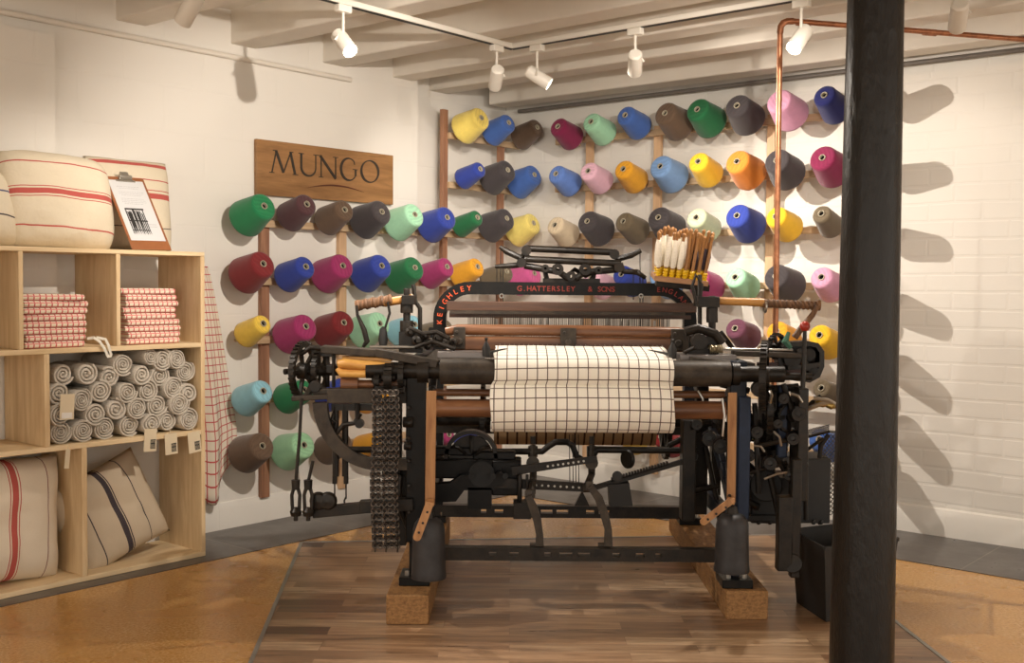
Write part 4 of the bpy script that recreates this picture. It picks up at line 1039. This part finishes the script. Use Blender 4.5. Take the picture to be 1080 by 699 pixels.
weight(771.5, 539, 603, 38, 'black bell-shaped iron weight hanging at the right front of the loom')
# take-up gear case left of centre
Yc = 4.30
m = MB().bb(cx(449, Yc), cx(551, Yc), Yc-.05, Yc+.05, cy(503, Yc), cy(483, Yc)).bb(cx(449, Yc), cx(500, Yc), Yc-.03, Yc+.03, cy(480, Yc), cy(471, Yc)).bb(cx(520, Yc), cx(549, Yc), Yc-.055, Yc+.02, cy(520, Yc), cy(484, Yc)).bb(cx(500, Yc), cx(545, Yc), Yc-.03, Yc+.02, cy(484, Yc), cy(475, Yc))
L('gear_case', m, M_PAINT, bevel=.006)
m = MB(); c = P(497, 481, Yc); m.lathe([(.09, -.03), (.105, -.03), (.105, .03), (.09, .03)], c, (0, 1, 0), 40, closed=True).lathe([(0, -.015), (.085, -.018), (.085, .0), (0, .0)], c, (0, 1, 0), 30)
for i in range(6):
    a = math.radians(30+i*60); e = Vector((math.cos(a), 0, math.sin(a))); m.tube([c+e*.02+Vector((0, -.03, 0)), c+e*.055+Vector((0, -.034, .01)), c+e*.085+Vector((0, -.025, 0))], .008, 6)
L('brake_drum', m, M_IRON)
m = MB(); pt = [P(450, 520, 4.22), P(478, 518, 4.22), P(488, 508, 4.22), P(520, 508, 4.22), P(532, 500, 4.22)]
m.strip([(q.x, q.z) for q in pt], [.07, .075, .06, .055, .04], .05, lambda a, b, tt: Vector((a, 4.2+tt, b)))
m.bb(cx(495, 4.25), cx(520, 4.25), 4.2, 4.28, cy(534, 4.25), cy(512, 4.25)); m.cyl(P(508, 500, 4.2), P(508, 500, 4.3), .05, n=20)
for x_ in (497, 520, 533): m.cyl(P(x_, 502, 4.16), P(x_, 502, 4.22), .012, n=10)
L('take_up_lever', m, M_PAINT, smooth=40)
# crank shaft
Yk = 4.36; q = lambda a, b: P(a, b, Yk)
m = MB().tube([q(540, 476), q(556, 476), q(572, 476), q(579, 470), q(586, 466), q(598, 466), q(604, 470), q(608, 481), q(616, 486), q(624, 484), q(628, 476)], .013, 10).cyl(q(628, 474), q(735, 475), .014, n=12).cyl(q(470, 476), q(545, 476), .012)
for a in (562, 624): m.cyl(q(a-5, 476), q(a+5, 476), .022, n=14).cyl(q(a, 468), q(a, 460), .010, n=8)
L('crank_shaft', m, M_IRON)
for a, tag_ in ((562, 0), (624, 1)):
    Yp_ = 4.1; m = MB()
    w_ = [P(a, 470, Yk), P(a+.5, 500, 4.3), P(a-1, 520, 4.15)] if tag_ == 0 else [P(a, 470, Yk), P(a, 500, 4.3), P(a-6, 515, 4.15)]
    m.tube(w_, .014, 8)
    cv = [(557, 522), (562, 533), (566.5, 547), (569, 562), (569, 574)] if tag_ == 0 else [(622, 512), (631, 524), (637, 541), (641, 557), (641, 574)]
    cp_ = [P(*k, 3.98) for k in cv]
    m.strip([(k.x, k.z) for k in cp_], [.022, .03, .03, .026, .03], .025, lambda x_, z_, tt: Vector((x_, 3.95+tt, z_)))
    m.bar(cp_[0], w_[-1], .025, .03); e = cp_[-1]; m.bar(e+Vector((-.035, 0, -.002)), e+Vector((.008, 0, -.002)), .03, .012)
    m.cyl(P(a, 488, 4.26), P(a, 488, 4.36), .026, n=14)
    m.bar(P(cv[2][0]-1, 538, 3.96), P(cv[2][0]+2, 545, 3.96), .012, .006, up=(0, -1, 0))
    L('treadle_foot', m, M_IRON2, smooth=40)
m = MB().bb(cx(543, 4.2), cx(562, 4.2), 4.16, 4.24, cy(545, 4.2), cy(528, 4.2)).cyl(P(548, 500, 4.2), P(548, 530, 4.2), .010, n=8).cyl(P(556, 500, 4.2), P(556, 530, 4.2), .006, n=8)
L('treadle_block', m, M_IRON, bevel=.002)
m = MB().prism([(cx(608, 4.4), cy(533, 4.4)), (cx(616, 4.4), cy(517, 4.4)), (cx(624, 4.4), cy(533, 4.4))], .03, lambda a, b, tt: Vector((a, 4.4+tt, b)))
L('treadle_block', m, M_IRON, bevel=.002)
Yt2 = 4.22
def holed_bar(a, b, w0, w1, holes):
    m = MB().strip([(a.x, a.z), ((a.x+b.x)/2, (a.z+b.z)/2), (b.x, b.z)], [w0, (w0+w1)/2, w1], .02, lambda x_, z_, tt: Vector((x_, a.y+tt, z_)))
    o = L('treadle_bar', m, M_IRON); m = MB()
    for i in range(holes):
        f = .42+.48*i/holes; c = a+(b-a)*f; m.cyl(c+Vector((0, -.002, 0)), c+Vector((0, .002, 0)), .0045, n=8)
    L('peg_holes', m, M_STEEL, par=o, label='row of small holes drawn as bright discs')  # bright steel discs drawn in place of the bar's holes
holed_bar(P(540, 497, Yt2), P(630, 484, Yt2), .034, .022, 8)
holed_bar(P(520, 509, Yt2), P(628, 515, Yt2), .038, .030, 8)
m = MB(); a = P(624, 515, Yt2); b = P(722, 486, Yt2); m.bar(a, b, .02, .018)
for i in range(20):
    f = .22+.62*i/20; c = a+(b-a)*f+Vector((0, 0, .012)); m.bb(c.x-.004, c.x+.004, c.y-.01, c.y+.01, c.z-.008, c.z+.007)
m.cyl(P(651, 502, Yt2-.02), P(651, 502, Yt2+.03), .02, n=12)
tb = L('notched_bar', m, M_IRON)
L('hung_weight', MB().prism([(cx(643, Yt2), cy(509, Yt2)), (cx(665, Yt2), cy(507, Yt2)), (cx(669, Yt2), cy(531, Yt2)), (cx(645, Yt2), cy(532, Yt2))][::-1], .07, lambda a, b, tt: Vector((a, Yt2-.03+tt, b))), M_RUBBER, par=tb)
m = MB()
for a in (604, 607, 610, 600.5): L('lower_cord', MB().cyl(P(a, 458, 4.3), P(a+.5, 512, 4.3), .0018, n=5), M_RUBBER)
L('cord_pulley', MB().lathe([(0, -.006), (.034, -.008), (.038, -.004), (.032, 0), (.038, .004), (.034, .008), (0, .006)], P(662, 484, 4.35), (.8, .6, 0), 24).ring(P(662, 484, 4.35), (.8, .6, 0), .03, .006), M_IRON)
# ------------- right-hand side
picker_y = 4.12
L('picking_arm', MB().cyl(P(754, 317, 4.15), P(806, 319, 4.12),   .015, .016, 12), M_ARM, 'varnished picking arm')
m = MB().cyl(P(804, 320, 4.12), P(864, 322, 4.12), .015, n=12)
for i in range(12):
    f = i/11; m.ring(P(808+(860-808)*f, 319.5+3*f, 4.12), Vector((1, 0, .5)), .014, .0055, 14, 7)
m.lathe([(0, -.01), (.02, -.006), (.02, .006), (0, .01)], P(863, 322, 4.12), X, 12)
L('leather_binding', m, M_WRAP, 'twisted leather binding')
lev2('picking_hook', [(862, 323), (857, 332), (846, 345), (838, 356)], [.009, .011, .012, .013], 4.10, M_WRAP)
L('cord_ring', MB().ring(P(807, 323, 4.12), X, .022, .004), M_STEEL)
m = MB().cyl(P(751, 372, 4.15), P(751, 312, 4.15), .014, n=12).cyl(P(751, 340, 4.15), P(751, 324, 4.15), .022, n=12).bb(cx(735, 4.15), cx(757, 4.15), 4.12, 4.18, cy(322, 4.15), cy(311, 4.15)).cyl(P(738, 372, 4.1), P(738, 290, 4.2), .009, n=8)
m.tube([P(734, 318, 4.13), P(730, 302, 4.13), P(734, 290, 4.13), P(740, 300, 4.13), P(738, 320, 4.13)], .007, 8)
m.cyl(P(760, 350, 4.15), P(776, 372, 4.1), .010, n=8).bb(cx(724, 4.1), cx(756, 4.1), 4.05, 4.18, cy(372, 4.1), cy(352, 4.1)).tube([P(722, 350, 4.05), P(736, 346, 4.05), P(754, 352, 4.05), P(762, 362, 4.05)], .018, 10)
m.lathe([(0, -.02), (.03, -.02), (.03, .02), (0, .02)], P(737, 360, 4.02), Yv, 16).cyl(P(722, 372, 4.0), P(733, 366, 3.98), .008, n=8)
L('picking_stand', m, M_IRON, bevel=.002)
m = MB(); pts = []
for i in range(70):
    a = i*2*PI/10; f = i/69; c = P(748+(762-748)*f, 368, 4.03); pts.append(c+Vector((0, .014*math.cos(a), .014*math.sin(a))))
L('coil_spring', MB().tube(pts, .0028, 5), mat_plain('spring_brass', (.40, .34, .22), .4, .7), 'pale coil spring')
L('box_rod', MB().cyl(P(760, 368, 4.03), P(836, 369, 4.03), .005), M_STEEL)
m = MB().bar(P(726, 378, 4.02), P(794, 385, 4.02), .09, .020).bar(P(772, 372, 4.06), P(846, 375, 4.06), .05, .020).bar(P(760, 392, 3.98), P(800, 396, 3.98), .04, .014)
L('shuttle_box', m, M_IRON2, bevel=.004)
# big edge-on gears
m = MB().gear(P(806, 397, 3.97), (1, -.28, 0), .125, .024, 40, 6).gear(P(812, 432, 4.0), (1, -.2, 0), .085, .022, 28, 5).cyl(P(770, 397, 3.99), P(856, 397, 3.99), .014)
L('gear_wheel', m, M_IRON)
m = MB().gear(P(819, 365, 4.15), (.85, -1, 0), .048, .02, 20, 5)
L('gear_wheel', m, M_IRON)
L('gear_wheel', MB().gear(P(776, 447, 4.05), (.3, -1, 0), .07, .03, 26, 5).gear(P(791, 452, 4.1), (.5, -1, 0), .045, .03, 18, 4), M_IRON)
L('gear_wheel', MB().gear(P(832, 440, 4.0), (.4, -1, 0), .055, .025, 20, 4).gear(P(816, 470, 4.1), (.6, -1, 0), .06, .03, 20, 4), M_IRON)
# rounded end casing
Ye = 4.08; co = [(826, 368), (834, 363), (852, 362), (862, 364), (867, 371), (867, 386), (863, 396), (854, 401), (838, 399), (828, 393), (823, 380)]
cc = [P(a, b, Ye) for a, b in co]
m = MB().strip([(k.x, k.z) for k in cc+[cc[0]]], .018, .07, lambda a, b, tt: Vector((a, Ye+tt, b)))
m.prism([(k.x, k.z) for k in cc][::-1], .012, lambda a, b, tt: Vector((a, Ye+.06+tt, b)))
m.cyl(P(836, 379, Ye-.03), P(836, 379, Ye+.06), .03, n=18).cyl(P(854, 374, Ye-.02), P(854, 374, Ye+.06), .022, n=16).cyl(P(858, 390, Ye-.02), P(858, 390, Ye+.05), .018, n=12).bar(P(830, 388, Ye-.02), P(864, 384, Ye-.02), .03, .016).bar(P(842, 368, Ye-.02), P(852, 390, Ye-.02), .02, .018)
L('end_casing', m, M_IRON, smooth=45)
L('pawl', MB().tube([P(832, 350, 4.02), P(828, 360, 4.02), P(834, 367, 4.02)], [.006, .014, .008], 8), mat_plain('verdigris', lin((70, 116, 96)), .6, .2), 'greenish pawl')
L('mount_plate', MB().bb(cx(800, 4.1), cx(848, 4.1), 4.09, 4.12, cy(392, 4.1), cy(380, 4.1)), mat_plain('red_oxide', (.10, .045, .04), .5))
# control lever with red knob
lv = L('control_lever', MB().tube([P(845, 440, 3.95), P(847, 400, 3.95), P(849, 345, 3.95)], [.010, .009, .007], 10), M_IRON)
L('lever_knob', MB().lathe([(0, -.019), (.013, -.015), (.019, -.003), (.017, .009), (.009, .017), (0, .019)], P(849, 344, 3.95), Z, 18), mat_plain('red_knob', lin((156, 44, 30)), .35), 'red knob', par=lv, smooth=80)
# blue-black posts and hanging frame members on the right
m = MB().bb(cx(781, 3.95), cx(793, 3.95), 3.94, 3.99, cy(545, 3.95), cy(416, 3.95)).bb(cx(822, 4.0), cx(832, 4.0), 3.99, 4.03, cy(480, 4.0), cy(404, 4.0))
L('guide_post', m, mat_iron('blue_paint', (.012, .021, .045), (.022, .036, .072), .42, 0), 'dark blue painted posts', bevel=.004)
m = MB(); rr = random.Random(21)
m.bb(cx(836, 3.95), cx(846, 3.95), 3.91, 3.95, cy(604, 3.95), cy(480, 3.95)).bb(cx(836, 4.05), cx(846, 4.05), 3.94, 4.07, cy(520, 4.05), cy(404, 4.05)).bb(cx(803, 4.2), cx(818, 4.2), 4.16, 4.24, cy(530, 4.2), cy(404, 4.2)).bb(cx(720, 4.25), cx(734, 4.25), 4.2, 4.28, cy(545, 4.25), cy(440, 4.25))
m.bb(cx(735, 4.4), cx(748, 4.4), 4.38, 4.44, cy(540, 4.4), cy(405, 4.4)).bb(cx(752, 4.5), cx(762, 4.5), 4.48, 4.54, cy(520, 4.5), cy(430, 4.5))
m.bb(cx(823, 3.93), cx(838, 3.93), 3.9, 3.95, cy(598, 3.93), cy(520, 3.93)).cyl(P(836, 594, 3.90), P(836, 594, 3.95), .035, n=20)
L('hanging_bracket', m, M_IRON, bevel=.004)
m = MB().bb(cx(794, 4.15), cx(838, 4.15), 4.12, 4.30, cy(548, 4.15), cy(500, 4.15)).bb(cx(786, 4.1), cx(848, 4.1), 4.10, 4.16, cy(548, 4.1), cy(541, 4.1)).cyl(P(808, 512, 4.08), P(808, 512, 4.16), .06, n=24).bb(cx(838, 4.2), cx(878, 4.2), 4.18, 4.36, cy(548, 4.2), cy(480, 4.2))
for x_ in (800, 812, 866, 858): m.cyl(P(x_, 548, 4.12), P(x_, 553, 4.12), .009, n=6)
L('motor_guard', m, M_RUBBER, 'matt black motor box', bevel=.008)
# tangle of rods, cranks, bearings between the posts
m = MB()
segs = [((756,430),(772,470),4.2,.012),((744,470),(760,545),4.3,.010),((778,480),(800,500),4.05,.012),((796,425),(800,520),4.0,.010),((808,445),(838,430),4.0,.010),((800,470),(840,462),3.98,.009),((818,480),(842,520),4.0,.011),((770,520),(800,535),4.1,.014),((785,500),(830,488),4.0,.008),((850,410),(850,548),4.05,.009),((826,405),(838,440),3.98,.010),((842,436),(866,418),4.05,.010),((760,405),(790,412),4.05,.012),((726,405),(760,402),4.1,.012),((728,450),(750,446),4.2,.014),((812,500),(822,545),4.02,.012),((705,470),(740,452),4.3,.012),((724,520),(758,512),4.3,.012),((795,412),(842,408),4.02,.014),((756,545),(790,540),4.05,.016),((740,550),(756,538),4.1,.010)]
for (a, b), (c, d), Yk, r in segs: m.cyl(P(a, b, Yk), P(c, d, Yk), r, n=8)
for a, b, Yk, r in ((770,425,4.0,.03),(800,410,3.95,.028),(798,455,4.0,.024),(812,488,3.98,.026),(836,462,3.96,.024),(842,436,3.96,.028),(826,420,3.95,.02),(760,470,4.1,.03),(776,512,4.1,.034),(784,534,4.02,.026),(735,447,4.2,.022),(748,462,4.2,.03),(756,440,4.1,.022),(832,500,3.97,.02),(846,490,4.0,.022),(728,480,4.3,.03),(790,480,4.02,.022),(820,446,3.95,.018)):
    m.lathe([(r*.3, -.025), (r*.9, -.025), (r, -.015), (r, .02), (r*.3, .02)], P(a, b, Yk), (.15, 1, 0), 14, closed=True).cyl(P(a, b, Yk-.03), P(a, b, Yk+.03), r*.35, n=8)
L('linkage', m, M_IRON)
m = MB()
for a, b, c, d, Yk, r in ((795,470,806,476,3.95,.005),(816,455,824,470,3.94,.005),(806,505,830,498,3.93,.004),(762,420,762,460,3.95,.004),(834,415,846,424,3.93,.005),(850,432,876,424,4.0,.009),(858,420,884,428,4.0,.008),(812,412,812,425,3.9,.006),(736,412,742,432,4.0,.005)):
    L('small_rod', MB().tube([P(a, b, Yk), P((a+c)/2+2, (b+d)/2-2, Yk-.01), P(c, d, Yk)], r, 7), M_STEEL, 'bright worn rod')
L('brass_fitting', MB().lathe([(.006, 0), (.014, .01), (.014, .03), (.008, .04), (.016, .06), (.006, .075), (0, .08)], P(860, 424, 4.0), (1, 0, -.2), 14), mat_plain('brass', (.42, .30, .10), .35, .9), 'brass fitting')
# wire guard
m = MB(); c0 = P(848, 457, 4.25); 
def mesh_patch(A, B, C_, nu, nv, r):
    """lattice of diagonal wires over the parallelogram A, B, C"""
    A, B, C_ = Vector(A), Vector(B), Vector(C_); u = B-A; v = C_-A
    def q(a, b): return A+u*a+v*b
    for k in range(-nv, nu+1):
        for sgn in (1, -1):
            pts = []
            for t_ in range(nv+1):
                a = (k+t_)/nu if sgn == 1 else (nu-k-t_)/nu; b = t_/nv
                if -1e-6 <= a <= 1+1e-6: pts.append(q(a, b))
            if len(pts) > 1: m.tube(pts, r, 4)
mesh_patch(P(846, 462, 4.2), P(874, 455, 4.2), P(848, 454, 4.45), 8, 4, .0022)
mesh_patch(P(868, 458, 4.2), P(892, 458, 4.5), P(868, 545, 4.2), 6, 18, .0022)
m.tube([P(846, 462, 4.2), P(874, 455, 4.2), P(892, 456, 4.45)], .006, 6).tube([P(874, 458, 4.2), P(866, 470, 4.2), P(862, 500, 4.2), P(868, 545, 4.2)], .009, 8).tube([P(846, 478, 4.18), P(868, 462, 4.18)], .007, 6).tube([P(892, 458, 4.5), P(892, 545, 4.5)], .006, 6)
m.cyl(P(864, 465, 4.2), P(864, 553, 4.2), .005, n=6)
L('wire_guard', m, M_IRON)

# ================================================================== BOBBIN RACK AND BOBBINS
Yb = 4.30; a = P(690, 291, Yb); b = P(747, 297, Yb)
brk = thing('bobbin_rack', 'small timber pin board full of bobbins standing on the loom top right', 'rack', T(((a.x+b.x)/2, Yb+.05, (a.z+b.z)/2)) @ Ry(math.degrees(math.atan2(a.z-b.z, b.x-a.x))) @ Rx(9))
hw = (b-a).length/2
MB().bb(-hw, hw, -.06, .07, -.010, .010).build('pin_board', mat_wood('pin_board_wood', lin((156, 112, 80)), lin((196, 152, 112)), None, (1, 10, 10), .6), brk, bevel=.002)
MB().cyl((.08, 0, -.01), (.08, 0, -.10), .012).bb(-.09, .12, -.02, .03, -.035, -.010).build('stand', M_IRON, brk)
M_BY = mat_plain('yellow_base', lin((226, 184, 30)), .4, 0, .05); M_BW = mat_wood('bobbin_wood', lin((112, 72, 38)), lin((176, 126, 72)), None, (14, 14, 2), .4)
M_THW = yarn('cream thread', (240, 230, 210)); M_THB = yarn('dark thread', (64, 50, 58))
def bob_proto(kind):
    th = thing('bobbin', 'x', 'bobbin')
    MB().lathe([(0, 0), (.0110, 0), (.0120, .005), (.008, .008), (.0120, .012), (.0120, .016), (.0075, .019), (.0115, .023), (.0105, .028), (.0, .036)], n=16).build('base', M_BY, th)
    MB().lathe([(.0075, .026), (.007, .10), (.0065, .165), (.0085, .170), (.0085, .178), (.004, .184), (0, .185)], n=14).build('core', M_BW, th)
    if kind != 'bare':
        tp = .150 if kind == 'white' else .115
        MB().lathe([(.010, .036), (.0135, .045), (.0145, .09), (.012, tp-.02), (.0085, tp)], n=16).build('thread', M_THW if kind == 'white' else M_THB, th)
    return th
pro = {k: bob_proto(k) for k in ('white', 'bare', 'dark')}; usedb = set()
RN = ['front', 'second', 'third', 'back']; OR8 = ['first', 'second', 'third', 'fourth', 'fifth', 'sixth', 'seventh', 'eighth']
pat = [['white']*4+['bare', 'bare', 'bare', 'bare'], ['white']*4+['bare', 'dark', 'dark', 'dark'], ['white']*4+['bare', 'dark', 'bare', 'dark'], ['white', 'white', 'white', 'bare', 'bare', 'bare', 'dark', 'bare']]
for r in range(4):
    for i in range(8):
        k = pat[r][i]; xx = -hw+.016+(2*hw-.032)*i/7+(.0 if r % 2 == 0 else .011)*(1 if i < 7 else 0); yy = -.045+.033*r
        desc = {'white': 'white-wound bobbin', 'bare': 'bare wooden bobbin', 'dark': 'dark-wound wooden bobbin'}[k]
        M_ = brk.matrix_basis @ T((xx, yy, .0105)) @ Rx(random.uniform(-2.5, 2.5)) @ Ry(random.uniform(-3, 3)+(-4 if i == 0 else 0)+i*.5) @ Matrix.Diagonal((.88, .88, random.uniform(.90, 1.06), 1))
        lab = f'{desc} with yellow foot, {OR8[i]} from left in the {RN[r]} row'
        if k in usedb: dup(pro[k], M_, lab, 'bobbins on the pin board')
        else: pro[k].matrix_basis = M_; pro[k]['label'] = lab; pro[k]['group'] = 'bobbins on the pin board'; usedb.add(k)
# ================================================================== COLUMN, PIPE, BIN
Yp = 2.9
b0 = P(908.5, 699, Yp); b1 = P(923.5, 0, Yp)
dx = (b1.x-b0.x)/(b1.z-b0.z); xb = b0.x-dx*b0.z; xt = b0.x+dx*(2.5-b0.z)
w0 = 67/F*Yp/2; w1 = 57/F*Yp/2; rb = w0+(w0-w1)*b0.z/(b1.z-b0.z); rt = w1-(w0-w1)*(2.5-b1.z)/(b1.z-b0.z)
t = NT('column_paint', .36, 0, .3); v = t.map(); n = t.noise(t.map((1, 1, .35)), 38, 4, .6)
t.col((.013, .011, .009)); t.bump(n, .55, .008); M_COLM = t.m
cl = thing('cast_iron_column', 'tall thick black painted cast iron column in the foreground', 'column', T((xb, Yp, 0)))
N = 24; pr = [(rb+(rt-rb)*i/N, 2.5*i/N) for i in range(N+1)]
MB().lathe(pr, (0, 0, 0), (xt-xb, 0, 2.5), 48).build('shaft', M_COLM, cl, smooth=60)
MB().lathe([(rb+.05, .0), (rb+.05, .03), (rb+.02, .05), (rb+.008, .12), (rb, .16)], (0, 0, 0), (0, 0, 1), 40).build('foot', M_COLM, cl, smooth=60)
# copper pipe
pa = P(823, 22, 4.62); pbm = P(818, 345, 4.62); pe = P(1080, 42, 4.87)
cp = thing('copper_pipe', 'thin copper pipe dropping behind the loom and running across below the ceiling', 'pipe', T((pbm.x, 4.62, 0)))
R_ = .0118
el = [pa+Vector((0, 0, -.05)), pa+Vector((.002, 0, -.025)), pa+Vector((.012, 0, -.008)), pa+Vector((.028, .002, -.001)), pa+Vector((.055, .004, 0))]
dirp = (pe-pa); far = pa+dirp*2.2
MB().tube([Vector((pbm.x-.006, 4.62, .52)), pbm, pa+Vector((0, 0, -.045))], R_, 12).build('riser', M_COPPER, cp, world=True)
MB().tube([el[-1], far], R_, 12).build('ceiling_run', M_COPPER, cp, world=True)
MB().tube(el, R_+.002, 12).build('elbow', M_COPPER, cp, world=True)
qq = pa+dirp*((890-823)/(1080-823)); 
for f_ in (.09, .60):
    c0 = pa+dirp*f_; MB().cyl(c0-dirp.normalized()*.03, c0+dirp.normalized()*.03, R_+.003, n=12).build('pipe_joint', M_COPPER, cp, world=True)
# black bin, corner towards us
nb = G(871, 658); lb = G(840, 637); rb_ = G(937, 647); bk = lb+(rb_-nb)
ctr = (nb+bk)/2; hb = .272; fl = 1.17
th = thing('waste_bin', 'black square open bin standing behind the black column', 'bin', T((ctr.x, ctr.y, .0065)))
btm = [p-ctr for p in (nb, rb_, bk, lb)]
vs = []; 
for lev, sc in ((0, 1.0), (hb, fl)):
    for p in btm: vs.append(Vector((p.x*sc, p.y*sc, lev)))
for lev, sc in ((hb, fl-.03), (.006, .97)):
    for p in btm: vs.append(Vector((p.x*sc, p.y*sc, lev)))
fs = [(3, 2, 1, 0)]
for k in range(3):
    for i in range(4): fs.append((4*k+i, 4*k+(i+1) % 4, 4*k+4+(i+1) % 4, 4*k+4+i))
fs.append((12, 13, 14, 15))
MB().add(vs, fs).build('bin_body', M_RUBBER, th, bevel=.003)
m = MB()
for i in range(4):
    a = vs[4+i]; b = vs[4+(i+1) % 4]; m.bar(a, b, .008, .012)
m.build('rim', M_RUBBER, th)
